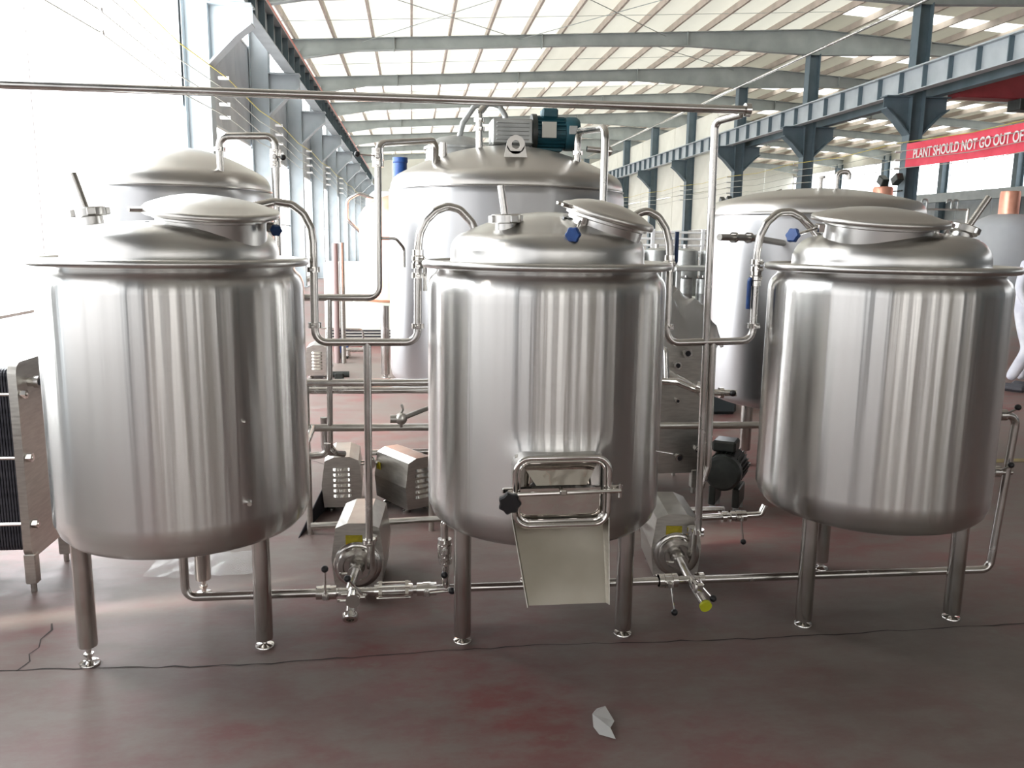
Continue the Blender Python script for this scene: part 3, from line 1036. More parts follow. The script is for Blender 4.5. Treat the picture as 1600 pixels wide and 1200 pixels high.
B1 = big_tank('kettle', .597, 5.3, .735, .72, 1.90, 2.175, 'large domed steel kettle behind the middle tank with agitator motor on top', [(-.38, -.38), (.38, -.38), (.38, .38), (-.38, .38)], 'dull')
B0 = big_tank('kettle', -1.373, 5.2, .545, .75, 1.87, 2.11, 'large domed steel kettle behind the left tank, washed out by glare', [(-.28, -.28), (.28, -.28), (.28, .28), (-.28, .28)], 'dull')
B2 = big_tank('storage_tank', 2.87, 5.75, .74, .50, 1.80, 1.99, 'tall dull grey steel storage tank behind the right tank', [(-.46, -.12), (.35, -.45), (.3, .5)], 'dull')
# fittings on B2 top
mb = MB().cyl((-.02, -.1, 1.96), (-.02, -.1, 2.06), .018, n=14); mb.cyl((-.02, -.1, 2.055), (-.02, -.1, 2.07), .034, n=16)
mb.build('vent_nozzle', 'pipe', B2)
MB().tube([(.09, -.12, 1.95), (.09, -.12, 2.10), (.17, -.13, 2.10), (.17, -.13, 2.05)], .018, R=.04).build('vent_pipe', 'pipe', B2)
MB().tube([(-.55, -.1, 1.85), (-.45, -.1, 1.92), (-.30, -.1, 1.97)], .008, R=.02, n=8).build('lifting_eye', 'pipe', B2)
# fittings on B1 : lug, doubler plate, manhole
lug = MB()
poly = [(-.06, 0)] + [(.05 * math.cos(a), .085 + .05 * math.sin(a)) for a in [PI - PI * k / 12 for k in range(13)]] + [(.06, 0)]
lug.prism(poly, -.008, .008)
lm = MB()
hole = [(.024 * math.cos(2 * PI * k / 20), .085 + .024 * math.sin(2 * PI * k / 20)) for k in range(20)]
outer = []
for k in range(20):
    a = 2 * PI * k / 20
    outer.append((.052 * math.cos(a), .085 + .052 * math.sin(a)))
vs = [(x, -.008, z) for x, z in outer] + [(x, .008, z) for x, z in outer] + [(x, -.008, z) for x, z in hole] + [(x, .008, z) for x, z in hole]
fs = []
for k in range(20):
    j = (k + 1) % 20
    fs += [(k, j, j + 20, k + 20), (k + 40, j + 40, j, k), (k + 20, j + 20, j + 60, k + 60), (k + 60, j + 60, j + 40, k + 40)]
lm.add(vs, fs)
lm.add([(-.052, -.008, .085), (-.07, -.008, -.01), (.07, -.008, -.01), (.052, -.008, .085), (.03, -.008, .05), (-.03, -.008, .05),
        (-.052, .008, .085), (-.07, .008, -.01), (.07, .008, -.01), (.052, .008, .085), (.03, .008, .05), (-.03, .008, .05)],
       [(0, 1, 2, 3, 4, 5), (6, 11, 10, 9, 8, 7), (0, 6, 7, 1), (1, 7, 8, 2), (2, 8, 9, 3)])
lo = lm.build('lifting_lug', 'lid', B1); lo.location = (-.01, -.52, 2.045)
pl = MB().box((0, 0, 0), (.24, .12, .006), bev=.002).build('doubler_plate', 'lid', B1); pl.location = (-.01, -.53, 2.050); pl.rotation_euler = (.42, 0, 0)
# open manhole at the back left of B1
t_ = MB().lathe([(.20, -.16), (.20, .0), (.215, .0), (.215, .015), (.19, .03), (.12, .075), (0, .10)], n=40)
mo = t_.build('manhole', 'alu', B1); mo.location = (-.30, .22, 2.165)
mb = MB().cyl((-.405, -.25, 1.98), (-.405, -.25, 2.16), .022, n=16); mb.build('stub_pipe', 'pipe', B1)
# agitator drive
t = thing('agitator_motor', 'teal electric motor with grey gearbox on top of the large kettle', 'motor', (.62, 5.3, 2.17))
MB().box((.0, 0, .085), (.26, .20, .155), bev=.012).build('gearbox', 'alu', t, smooth=0)
g = MB()
for k in range(5):
    g.box((0, -.104, .04 + k * .024), (.2, .012, .008), bev=.002)
g.build('cooling_ribs', 'alu', t, smooth=0)
MB().cyl((0, 0, -.03), (0, 0, .02), .075, n=24).build('mounting_flange', 'alu', t)
mz = .09
MB().cyl((.125, 0, mz), (.155, 0, mz), .115, n=32).build('adapter_flange', 'motor', t)
MB().cyl((.15, 0, mz), (.335, 0, mz), .088, n=36).build('motor_casing', 'teal', t)
g = MB()
for k in range(22):
    a = 2 * PI * k / 22
    mm = Matrix.Translation((.245, 0, mz)) @ Matrix.Rotation(a, 4, 'X')
    g.box((0, 0, .093), (.17, .005, .018), mm)
g.build('cooling_fins', 'teal', t, smooth=0)
MB().lathe([(0, 0), (.10, 0), (.104, .01), (.104, .07), (.09, .09), (0, .095)], TM((.335, 0, mz), (1, 0, 0)), n=36).build('fan_cover', 'teal', t)
MB().box((.235, -.02, mz + .115), (.10, .10, .06), bev=.01).build('terminal_box', 'teal', t, smooth=0)
MB().box((.225, -.103, mz + .01), (.09, .006, .095), bev=.001).build('rating_plate', 'plate', t, smooth=0)
MB().box((.375, -.106, mz + .012), (.05, .004, .05), bev=.001).build('rating_plate', 'alu', t, smooth=0)
MB().box((.235, -.0, mz - .105), (.15, .16, .02), bev=.003).build('motor_foot', 'teal', t, smooth=0)

# ================================================================== PIPING
def pipe(label, pts, r=.0165, R=.055, name='pipe', clamps=(), mt='pipe', group=None, seg=7):
    if not clamps:
        return tag(MB().tube(pts, r, R=R, seg=seg).build(name, mt), label, 'pipe', group)
    t = thing(name, label, 'pipe', tuple(pts[0]), group=group)
    o0 = V(pts[0])
    mb = MB().tube([V(p) - o0 for p in pts], r, R=R, seg=seg)
    mb.build('tube', mt, t)
    for (p, ax) in clamps:
        c = MB(); clamp(c, V(p) - o0, ax, r)
        c.build('clamp', 'chrome', t)
    return t
def arc(c, R, a0, a1, n, plane='xz', sx=1.0):
    out = []
    for k in range(n + 1):
        a = math.radians(a0 + (a1 - a0) * k / n)
        out.append((c[0] + R * sx * math.cos(a), c[1], c[2] + R * math.sin(a)))
    return out

pipe('long straight steel pipe crossing above all three tanks', [(-2.6, 3.4, .0), (-2.6, 3.4, 2.142), (1.375, 3.4, 2.140)], .0165, .08, clamps=[((1.375, 3.4, 2.14), (1, 0, 0))])
pipe('tall steel drop pipe from the overhead pipe down to the right pump', [(1.350, 3.4, 2.122), (1.277, 3.5, 2.105), (1.300, 3.5, .285)], .0165, .035,
     clamps=[((1.300, 3.5, .29), (0, 0, 1))])
# U pipe left
z_u = 1.168
pts = arc((-.475, 3.5, 1.655), .075, 90, 0, 8)
arcL = [(-.62, 3.40, 1.715), (-.55, 3.47, 1.738), (-.48, 3.5, 1.730), (-.435, 3.5, 1.695), (-.408, 3.5, 1.640), (-.400, 3.5, 1.58)]
arcR = [(.027, 3.5, 1.57), (.035, 3.5, 1.625), (.06, 3.5, 1.675), (.10, 3.5, 1.715), (.15, 3.5, 1.735), (.20, 3.5, 1.722), (.25, 3.5, 1.67), (.275, 3.49, 1.61), (.28, 3.48, 1.57)]
u1 = pipe('U-shaped steel pipe joining the left and middle tanks', arcL + [(-.403, 3.5, z_u), (.022, 3.5, z_u)] + arcR, .0165, .05,
          clamps=[((-.402, 3.5, 1.24), (0, 0, 1)), ((.023, 3.5, 1.238), (0, 0, 1)), ((.026, 3.5, 1.49), (0, 0, 1)), ((.026, 3.5, 1.45), (0, 0, 1)), ((-.402, 3.5, 1.47), (0, 0, 1))], seg=6)
pipe('upright steel pipe from the left U-pipe down to the left pump', [(-.188, 3.5, z_u), (-.194, 3.5, .285)], .0165, clamps=[((-.194, 3.5, .29), (0, 0, 1))])
arcL2 = [(.90, 3.46, 1.66), (.95, 3.5, 1.715), (1.0, 3.5, 1.732), (1.05, 3.5, 1.705), (1.085, 3.5, 1.655), (1.103, 3.5, 1.59), (1.108, 3.5, 1.52)]
arcR2 = [(1.499, 3.5, 1.56), (1.508, 3.5, 1.63), (1.535, 3.5, 1.69), (1.585, 3.5, 1.733), (1.64, 3.5, 1.738), (1.69, 3.5, 1.715), (1.74, 3.48, 1.66), (1.765, 3.46, 1.62)]
pipe('U-shaped steel pipe joining the middle and right tanks', arcL2 + [(1.112, 3.5, z_u - .005), (1.502, 3.5, z_u + .005)] + arcR2, .0165, .05,
     clamps=[((1.112, 3.5, 1.235), (0, 0, 1)), ((1.502, 3.5, 1.24), (0, 0, 1)), ((1.5, 3.5, 1.52), (0, 0, 1)), ((1.5, 3.5, 1.49), (0, 0, 1))], seg=6)
pipe('short upright steel pipe hanging under the right U-pipe', [(1.322, 3.5, z_u), (1.330, 3.5, .60), (1.302, 3.5, .50)], .0155, .04)
# ball valves with sleeved levers
def lever_valve(label, x, y, z, side, mt):
    t = thing('ball_valve', label, 'valve', (x, y, z))
    MB().lathe([(.0, -.035), (.023, -.035), (.023, -.012), (.027, -.008), (.027, .008), (.023, .012), (.023, .035), (0, .035)], n=20).build('valve_body', 'chrome', t)
    mb = MB().cyl((0, 0, 0), (side * .028, 0, 0), .008, n=10)
    mb.build('stem', 'chrome', t)
    MB().tube([(side * .024, -.004, .0), (side * .029, -.004, -.012), (side * .029, -.004, -.135)], .0125, R=.01, n=12, flat=.7).build('lever', mt, t)
    return t
lever_valve('ball valve with vertical blue lever on the middle U-pipe left leg', 1.5, 3.5, 1.45, -1, 'blue')
tt = lever_valve('ball valve with dark blue lever beside the middle tank rim', 1.107, 3.5, 1.51, 1, 'bluesleeve')
for ch in tt.children:
    if ch.name.startswith('lever'): ch.rotation_euler = (PI, 0, 0); ch.location = (0, 0, -.0)
tt = lever_valve('ball valve with thin wire lever above the left U-pipe right leg', .026, 3.5, 1.52, 1, 'chrome')

# main floor line
pipe('long low steel pipe running under all three tanks', [(-.925, 3.3, .46), (-.925, 3.3, .147), (2.622, 3.3, .140), (2.668, 3.3, .862), (2.44, 3.3, .868)], .0175, .045,
     clamps=[((x, 3.3, .146), (1, 0, 0)) for x in (-.392, -.335, -.02, .03, .075, 1.07, 1.13, 1.25)])
pipe('short steel outlet stub low on the right tank', [(2.44, 3.3, .605), (2.675, 3.3, .60)], .012)
def butterfly(label, loc, axis, hdir, L=.105, ball=.015, r=.031):
    """disc body, stem boss, rod lever and black ball"""
    t = thing('butterfly_valve', label, 'valve', loc)
    a = V(axis).normalized(); h = V(hdir).normalized()
    mb = MB().cyl(-a * .016, a * .016, r, n=28)
    mb.cyl(-a * .024, -a * .016, r * .86, n=24); mb.cyl(a * .016, a * .024, r * .86, n=24)
    for s_ in (-1, 1):
        clamp(mb, a * .03 * s_, a, .018)
    mb.build('valve_body', 'chrome', t)
    y_ = h.cross(a)
    if y_.length < .1: y_ = frame_from(a)[0]
    y_ = y_.normalized()
    f = V((0, -1, 0)) if abs(a.y) < .5 else V((1, 0, 0))
    b0 = f * (r - .004)
    mb = MB().cyl(b0, b0 + f * .024, .012, n=12)
    mb.box(tuple(b0 + f * .02), (.024, .018, .024), bev=.004)
    mb.build('stem', 'pipe', t)
    p0 = b0 + f * .02
    MB().cyl(p0, p0 + h * L, .0045, n=8).build('lever', 'chrome', t)
    MB().sphere(p0 + h * L, ball).build('ball_knob', 'black', t)
    return t
butterfly('butterfly valve on the low pipe left of the left pump, black ball upright', (-.362, 3.3, .146), (1, 0, 0), (0, .05, 1), .12)
butterfly('butterfly valve on the low pipe left of the middle tank front leg', (.052, 3.3, .146), (1, 0, 0), (1, -.1, .12), .105)
butterfly('butterfly valve on the low pipe in front of the right pump, lever hanging down', (1.10, 3.3, .142), (1, 0, 0), (.10, -.3, -1), .115)
# sight glass
t = thing('sight_glass', 'flanged sight glass in the low pipe right of the left pump', 'gauge', (-.085, 3.3, .146))
MB().cyl((-.05, 0, 0), (.05, 0, 0), .025, n=24, caps=False).build('glass_tube', 'glass', t)
for s_ in (-1, 1):
    MB().cyl((s_ * .048, 0, 0), (s_ * .062, 0, 0), .042, n=4).cyl((s_ * .062, 0, 0), (s_ * .08, 0, 0), .026, n=20).build('flange', 'chrome', t)
rd = None
for a in range(4):
    an = PI / 4 + a * PI / 2
    q = MB().cyl((-.07, .034 * math.cos(an), .034 * math.sin(an)), (.07, .034 * math.cos(an), .034 * math.sin(an)), .004, n=8).build('tie_rod', 'chrome', t)
# drain elbow with sight ball towards the viewer (left pump)
t = thing('drain_elbow', 'bright open-ended elbow facing the viewer under the left pump', 'pipe fitting', (-.252, 3.3, .146))
MB().tube([(0, .0, 0), (0, -.06, .0), (-.005, -.10, -.05)], .021, R=.03).build('elbow', 'chrome', t)
g = MB().lathe([(.016, .012), (.030, .012), (.033, .006), (.033, -.012), (.022, -.02), (.016, -.012), (.016, .012)], TM((-.006, -.108, -.062), (0, -.75, -.6)), n=28)
g.build('end_ring', 'chrome', t)
tb = butterfly('butterfly valve over the drain elbow, lever leaning up to the left', (-.247, 3.235, .150), (0, 1, 0), (-.5, -.2, .72), .115, r=.027)
# right pump front fitting
t = thing('drain_valve', 'drain branch with round yellow end cap in front of the right pump', 'valve', (1.205, 3.3, .142))
MB().tube([(0, .0, 0), (.015, -.14, -.045)], .02, R=0).build('branch', 'pipe', t)
MB().box((.008, -.07, .0), (.04, .06, .05), bev=.008).build('valve_body', 'chrome', t, smooth=0)
MB().cyl((.015, -.145, -.05), (.016, -.158, -.054), .026, n=28).build('end_cap', 'yellowcap', t)
MB().sphere((.055, -.13, -.03), .015).build('ball_knob', 'black', t)
MB().cyl((.0, -.07, .03), (.055, -.13, -.03), .0045, n=8).build('lever', 'chrome', t)

# riser beside middle tank
pipe('short bright riser pipe left of the middle tank front leg', [(.134, 3.3, .14), (.131, 3.3, .26), (.126, 3.3, .43), (.16, 3.3, .47)], .0165, .02, clamps=[((.131, 3.3, .268), (0, 0, 1))], mt='chrome')
butterfly('butterfly valve on the short riser pipe, lever hanging down', (.128, 3.3, .325), (0, 0, 1), (-.03, -.0, -1), .10)

# right side valves on T3 side pipe
for z, lab in ((.885, 'black ball lever at the top of the right side pipe'), (.625, 'black ball lever on the lower right outlet stub')):
    t = thing('valve_handle', lab, 'valve', (2.60, 3.3, z - .02))
    MB().cyl((-.02, 0, 0), (.012, 0, 0), .026, n=20).build('valve_body', 'pipe', t)
    MB().cyl((0, -.02, .01), (.022, -.05, .035), .0045, n=8).build('lever', 'chrome', t)
    MB().sphere((.024, -.055, .045), .014).build('ball_knob', 'black', t)

# pipe rack behind (z 0.84, 0.80, 0.59)
YR = 4.4
pipe('upper of two close horizontal pipes behind the tanks', [(-.95, YR, .842), (.45, YR, .838)], .021)
pipe('lower of two close horizontal pipes behind the tanks', [(-.95, YR + .05, .793), (.45, YR + .05, .788)], .019)
pipe('grey horizontal rail at knee height behind all three tanks', [(-1.1, YR, .602), (2.1, YR, .578)], .020, mt='shroud')
for x, lab, z in ((-.562, 'rack post just right of the left tank', .842), (.098, 'rack post just left of the middle tank', .84)):
    pipe(lab, [(x, YR + .01, 0), (x, YR + .01, z)], .016, mt='shroud')
pipe('return bend pipe from the left tank to the louvred pump', [(-.50, YR + .25, .60), (-.50, YR + .25, .40), (-.40, YR + .35, .36)], .02, .06)
pipe('curved steel elbow stub low right of the left tank', [(-.53, 4.38, .60), (-.525, 4.02, .59), (-.51, 4.0, .545), (-.42, 4.0, .555), (-.415, 4.0, .61)], .017, .04)
pipe('tall arched steel pipe from the large kettle to the left', [(-1.0, YR, 1.292), (-.172, YR, 1.292), (-.166, YR, 2.075), (.14, 4.85, 2.15), (.14, 4.95, 1.95)], .0185, .06,
     clamps=[((-.168, YR, 1.97), (0, 0, 1)), ((.14, 4.95, 2.06), (0, 0, 1))])
butterfly('butterfly valve with upright lever on the tall arched pipe', (-.168, YR, 2.01), (0, 0, 1), (-.8, .0, .05), .10)
pipe('thin upright pipe left of the left pump riser behind', [(-.430, YR, 1.292), (-.442, YR, .50), (-.442, YR + .35, .36)], .0155, .04)
pipe('thin upright brown service pipe beyond the tanks', [(-.965, 10.8, .0), (-.965, 10.8, 1.53)], .038, mt='brownpipe')
pipe('thin upright grey service pipe beyond the tanks', [(-.885, 10.8, .0), (-.885, 10.8, 1.54)], .034, mt='shroud')
pipe('small steel hook pipe on the large kettle left side', [(-.168, YR, 1.60), (-.08, YR, 1.60), (-.04, YR + .05, 1.55), (-.04, YR + .05, 1.45)], .008, .03)
# B1 right arch
pipe('double-bend steel pipe rising from the large kettle right shoulder', [(.975, 4.95, 1.85), (.975, 4.95, 2.235), (.995, 4.32, 2.175), (.990, 4.32, 1.15)], .0205, .065,
     clamps=[((.975, 4.95, 2.11), (0, 0, 1))])
pipe('short horizontal pipe stub with clamp beside the double-bend pipe', [(1.02, 4.9, 2.13), (1.17, 4.9, 2.12)], .017, clamps=[((1.15, 4.9, 2.12), (1, 0, 0))])
# B0 arch
pipe('arched steel pipe rising from the washed-out left kettle', [(-1.043, 4.85, 1.88), (-1.043, 4.85, 2.14), (-.742, 4.85, 2.15), (-.752, 4.85, 1.2)], .0195, .055,
     clamps=[((-1.043, 4.85, 2.07), (0, 0, 1)), ((-.745, 4.85, 1.99), (0, 0, 1))])
butterfly('butterfly valve on the arched pipe of the left kettle', (-.745, 4.85, 2.035), (0, 0, 1), (1, -.2, -.1), .05, ball=.016)
# spray pipe cluster on B1 top
pipe('vertical spray nozzle pipe on top of the large kettle', [(.406, 5.1, 2.10), (.406, 5.1, 2.345), (.47, 5.15, 2.42)], .021, .03,
     clamps=[((.406, 5.1, 2.25), (0, 0, 1)), ((.406, 5.1, 2.30), (0, 0, 1))], mt='chrome')
pipe('dark curved hose arching over the large kettle top', [(.30, 5.45, 2.12), (.302, 5.45, 2.22), (.33, 5.45, 2.33), (.40, 5.45, 2.43), (.48, 5.45, 2.46), (.56, 5.45, 2.44), (.60, 5.45, 2.38), (.61, 5.45, 2.20)], .018, .03, mt='alu', name='hose')
# right rear piping
pipe('bent steel pipe with elbow in front of the plate heat exchanger', [(1.25, 4.3, .857), (1.43, 4.3, .852), (1.56, 4.3, .80), (1.60, 4.5, .79), (1.62, 4.96, .78)], .021, .05, mt='chrome')
pipe('vertical stub feeding the bent pipe behind the middle tank', [(1.372, 4.96, 1.02), (1.372, 4.34, 1.02), (1.372, 4.30, .858)], .016, .03)
t = butterfly('butterfly valve with black ball between middle and right tanks', (1.565, 4.25, .82), (.6, -.2, -.2), (1, 0, -.12), .15, ball=.018)
pipe('short dark stub pipe beside the ball-handled valve', [(1.59, 4.25, .80), (1.74, 4.22, .80)], .018, mt='shroud', clamps=[((1.66, 4.235, .80), (1, 0, 0))])
pipe('horizontal nozzle pipe on the storage tank upper left', [(1.74, 4.6, 1.632), (2.0, 4.75, 1.632), (2.45, 5.25, 1.60)], .020, .05, mt='shroud', clamps=[((1.85, 4.66, 1.632), (1, .5, 0)), ((1.97, 4.73, 1.632), (1, .5, 0))])
# pipe lying behind the pumps
pipe('grey pipe low behind the left pump', [(-.505, 4.0, .19), (.30, 4.0, .215)], .0165, mt='shroud')
pipe('low pipe pair behind the right pump, upper one', [(1.0, 4.0, .225), (1.62, 4.0, .22)], .016)
pipe('low pipe pair behind the right pump, lower one with end elbow', [(.95, 3.9, .20), (1.78, 3.9, .222), (1.80, 3.9, .27)], .0175, .03, clamps=[((1.58, 3.9, .216), (1, 0, 0))], mt='chrome')
butterfly('butterfly valve on the low pipe pair by the right tank, lever hanging down', (1.655, 3.9, .218), (1, 0, 0), (.12, -.1, -1), .12)
pipe('horizontal valve stub with wing nut left of the middle tank rear', [(-.06, 4.2, .685), (.098, 4.40, .705)], .013, mt='shroud')
t = thing('tank_valve', 'dull steel ball valve left of the middle tank, seen through the gap', 'valve', (-.08, 4.2, .685))
MB().cyl((-.035, 0, 0), (.0, 0, 0), .022, n=16).build('outlet', 'shroud', t)
MB().sphere((.02, 0, 0), .032).build('valve_body', 'shroud', t)
MB().tube([(.02, 0, .03), (.03, 0, .05), (.022, 0, .075)], .006, R=.01, n=8).build('lever', 'shroud', t)
MB().cyl((.02, 0, -.045), (.02, 0, -.02), .008, n=8).build('drain_screw', 'chrome', t)

# ================================================================== PUMPS
SEC = [(-.105, .035), (-.118, .17), (-.098, .315), (-.045, .338), (.045, .338), (.098, .315), (.118, .17), (.105, .035)]
def louvre(parent, x, y, z, w_, mtx, mt='chrome'):
    return
def shroud_pump(label, loc, rotz, front=True, louvres=True, sticker=None, L=.36, s=1.0, upipe=False):
    t = thing('pump', label, 'pump', loc, rotz)
    sh = MB().prism(SEC, 0, L)
    sh.build('shroud', 'shroud', t, smooth=0)
    l0 = None
    for k in range(6):
        if l0 is None:
            q = MB()
            n_ = 10; vs = []; fs = []
            for i in range(n_ + 1):
                u = i / n_
                prof = math.sin(PI * u) ** .35 if 0 < u < 1 else 0
                vs += [(-.05 + .1 * u, 0, .012), (-.05 + .1 * u, .012 * prof, -.004), (-.05 + .1 * u, 0, -.006)]
            for i in range(n_):
                a = i * 3
                fs += [(a, a + 1, a + 4, a + 3), (a + 1, a + 2, a + 5, a + 4)]
            q.add(vs, fs)
            l0 = q.build('louvre', 'chrome', t)
            back = L + .0005
            l0.location = (0, back, .10)
        else:
            dup_to(l0, t, (0, L + .0005, .10 + k * .032))
    fb = None
    for fx in (-.07, .07):
        for fy in (.07, L - .07):
            if fb is None:
                fb = MB().lathe([(.012, .06), (.012, .02), (.025, .012), (.025, 0), (0, 0)], n=12).build('foot', 'pipe', t); fb.location = (fx, fy, 0)
            else:
                dup_to(fb, t, (fx, fy, 0))
    if front:
        c = .145
        MB().lathe([(0, .03), (.06, .03), (.10, .02), (.108, .006), (.108, -.010), (.102, -.016), (.092, -.018), (.090, -.034), (.084, -.040), (.062, -.042), (.058, -.034), (.036, -.034), (.032, -.038), (.026, -.060), (.026, -.10), (0, -.10)], TM((0, .0, c), (0, 1, 0)), n=48).build('volute', 'pipe', t)
        g = MB(); clamp(g, (0, -.11, c), (0, 1, 0), .022)
        g.tube([(0, -.10, c), (0, -.30, c - .0)], .0185, R=0)
        g.build('inlet', 'pipe', t)
        g = MB().tube([(.065, -.05, c), (.065, -.05, c + .145)], .018, R=0); clamp(g, (.065, -.05, c + .14), (0, 0, 1), .018)
        g.build('outlet', 'pipe', t)
        MB().box((-.015, -.001, c + .115), (.075, .003, .045), bev=.0008).build('label_plate', 'yellow', t, smooth=0)
        MB().box((-.0, -.004, c + .0935), (.10, .003, .012), bev=.0008).build('warning_strip', 'orange', t, smooth=0)
    if sticker:
        MB().box((sticker[0], sticker[1], sticker[2]), (.004, .045, .045), bev=.001).build('label_plate', 'yellow', t, smooth=0)
    return t
shroud_pump('left centrifugal pump under a folded steel shroud, yellow label on the front', (-.252, 3.60, 0), -.06)
shroud_pump('right centrifugal pump under a folded steel shroud, behind the yellow capped drain', (1.235, 3.60, 0), -.12)
p = shroud_pump('steel pump shroud with louvred end beside the left tank', (-.43, 5.12, .0), PI + .04, front=False)
p = shroud_pump('steel pump shroud turned sideways with yellow label, left of the middle tank', (.06 - .33 * math.sin(.56) - .02, 4.72 + .36 * math.cos(.56) , 0), PI + .56, front=False, sticker=(.112, .04, .235), L=.36)
p = shroud_pump('small distant steel pump shroud with louvres right of the left tank', (-1.09, 9.95, .0), PI + .02, front=False)
for ch in p.children: pass
p.scale = (1.15, 1.15, 1.15)
tag(MB().add([(-.62, 4.35, 0), (-.50, 4.95, 0), (-.50, 4.95, .20), (-.62, 4.35, .0), (-.615, 4.35, 0), (-.495, 4.95, 0), (-.495, 4.95, .20)], [(0, 1, 2), (4, 6, 5), (0, 2, 6, 4), (1, 5, 6, 2), (0, 4, 5, 1)]).build('ramp_plate', 'dark', smooth=0), 'dark sloping steel plate between the left tank and the louvred pump', 'plate')
# valve between the two louvred pumps
t = butterfly('small butterfly valve between the two pump shrouds behind', (-.255, 4.95, .25), (0, 1, 0), (1, 0, .1), .12, ball=.015)
pipe('thin horizontal pipe behind the two pump shrouds', [(-.28, 5.0, .30), (.6, 5.0, .30)], .018, mt='pipe')

# electric motor on the right rear
t = thing('electric_motor', 'dark finned electric motor on feet between the middle and right tanks', 'motor', (1.80, 4.5, 0), math.radians(-32))
mz = .265
MB().cyl((0, .06, mz), (0, .30, mz), .095, n=40).build('motor_casing', 'motor', t)
g = MB()
for k in range(26):
    a = 2 * PI * k / 26
    mm = Matrix.Translation((0, .18, mz)) @ Matrix.Rotation(a, 4, 'Y')
    g.box((0, 0, .1), (.005, .22, .02), mm)
g.build('cooling_fins', 'motor', t, smooth=0)
MB().lathe([(0, .0), (.05, .0), (.09, .004), (.106, .02), (.108, .07), (0, .07)], TM((0, -.01, mz), (0, 1, 0)), n=44).build('fan_cover', 'motor', t)
MB().box((-.02, .18, mz + .135), (.14, .15, .07), bev=.012).build('terminal_box', 'motor', t, smooth=0)
MB().box((-.07, .18, .10), (.04, .2, .12), bev=.006).box((.07, .18, .10), (.04, .2, .12), bev=.006).build('motor_foot', 'motor', t, smooth=0)
MB().cyl((-.07, .12, 0), (-.07, .12, .07), .018, n=12).cyl((.07, .12, 0), (.07, .12, .07), .018, n=12).cyl((-.07, .26, 0), (-.07, .26, .07), .018, n=12).cyl((.07, .26, 0), (.07, .26, .07), .018, n=12).build('stand', 'alu', t)
MB().cyl((0, .30, mz), (0, .42, mz), .06, n=24).build('pump_head', 'pipe', t)

# ================================================================== PLATE HEAT EXCHANGERS
def phe(label, loc, rotz, W, z0, z1, depth, ports, name='plate_heat_exchanger', back=1, bag=False, pitch=.012):
    t = thing(name, label, 'heat exchanger', loc, rotz)
    pts = [(x, z + (z0 + z1) / 2) for x, z in rrect(W, z1 - z0, .05, 5)]
    MB().prism(pts, -.018, .018).build('frame_plate', 'shroud', t, smooth=30)
    MB().prism(pts, back * (depth + .05) - .014, back * (depth + .05) + .014).build('pressure_plate', 'shroud', t, smooth=30)
    g0 = None
    n = int(depth / pitch)
    pin = [(x * .9, z * .93 + (z0 + z1) / 2) for x, z in rrect(W, z1 - z0, .03, 3)]
    for k in range(n):
        y = back * (.03 + k * pitch)
        if g0 is None:
            g0 = MB().prism(pin, -.004, .004).build('gasket_plate', 'gasket', t, smooth=0); g0.location = (0, y, 0)
        else:
            dup_to(g0, t, (0, y, 0))
    for sx in (-1, 1):
        for z in (z0 + .16, (z0 + z1) / 2 + .02, z1 - .14):
            MB().cyl((sx * (W / 2 - .025), -.05, z), (sx * (W / 2 - .025), back * (depth + .12), z), .010, n=10).build('tie_rod', 'chrome', t)
            MB().cyl((sx * (W / 2 - .025), -.045, z), (sx * (W / 2 - .025), -.02, z), .020, n=6).build('nut', 'chrome', t)
    for (x, z, r) in ports:
        MB().cyl((x, 0, z), (x, -.05, z), r, n=18).cyl((x, -.045, z), (x, -.065, z), r * 1.35, n=18).build('port', 'pipe', t)
        MB().cyl((x, -.0655, z), (x, -.067, z), r * .8, n=18).build('port_bore', 'dark', t)
    for sx in (-1, 1):
        for y in (0, back * (depth + .05)):
            MB().box((sx * (W / 2 - .03), y, z0 / 2 + .03), (.045, .05, z0 - .02), bev=.004).cyl((sx * (W / 2 - .03), y, 0), (sx * (W / 2 - .03), y, .06), .013, n=10).build('leg', 'shroud', t)
    return t
phe('plate heat exchanger frame standing at the left edge behind the left tank', (-1.715, 3.95, 0), math.radians(90), .42, .16, 1.05, .42, [(-.10, .95, .02)], back=1)
phe('dark plate heat exchanger between the middle and right tanks', (1.62, 4.98, 0), math.radians(0), .42, .14, 1.14, .36,
    [(.08, .92, .022), (.02, .845, .018), (.06, .25, .020), (.03, .62, .012), (-.1, .92, .02), (-.1, .25, .02)], back=1)
# crumpled plastic over it
bg_ = MB(); nx, ny = 26, 14; vs, fs = [], []
for i in range(nx + 1):
    for j in range(ny + 1):
        u, v = i / nx - .5, j / ny - .5
        x = u * .50; y = v * .56
        d = max(abs(u), abs(v)) * 2
        z = 1.28 - .30 * d ** 3 + .09 * mnoise.noise(V((u * 5, v * 5, .3))) + .05 * mnoise.noise(V((u * 12, v * 12, 2)))
        vs.append((x, y, z))
for i in range(nx):
    for j in range(ny):
        a = i * (ny + 1) + j; fs.append((a, a + 1, a + ny + 2, a + ny + 1))
o = bg_.add(vs, fs).build('plastic_sheet', 'plastic', smooth=180); o.location = (1.66, 5.15, 0)
tag(o, 'crumpled clear plastic sheet draped over the plate heat exchanger', 'sheet')

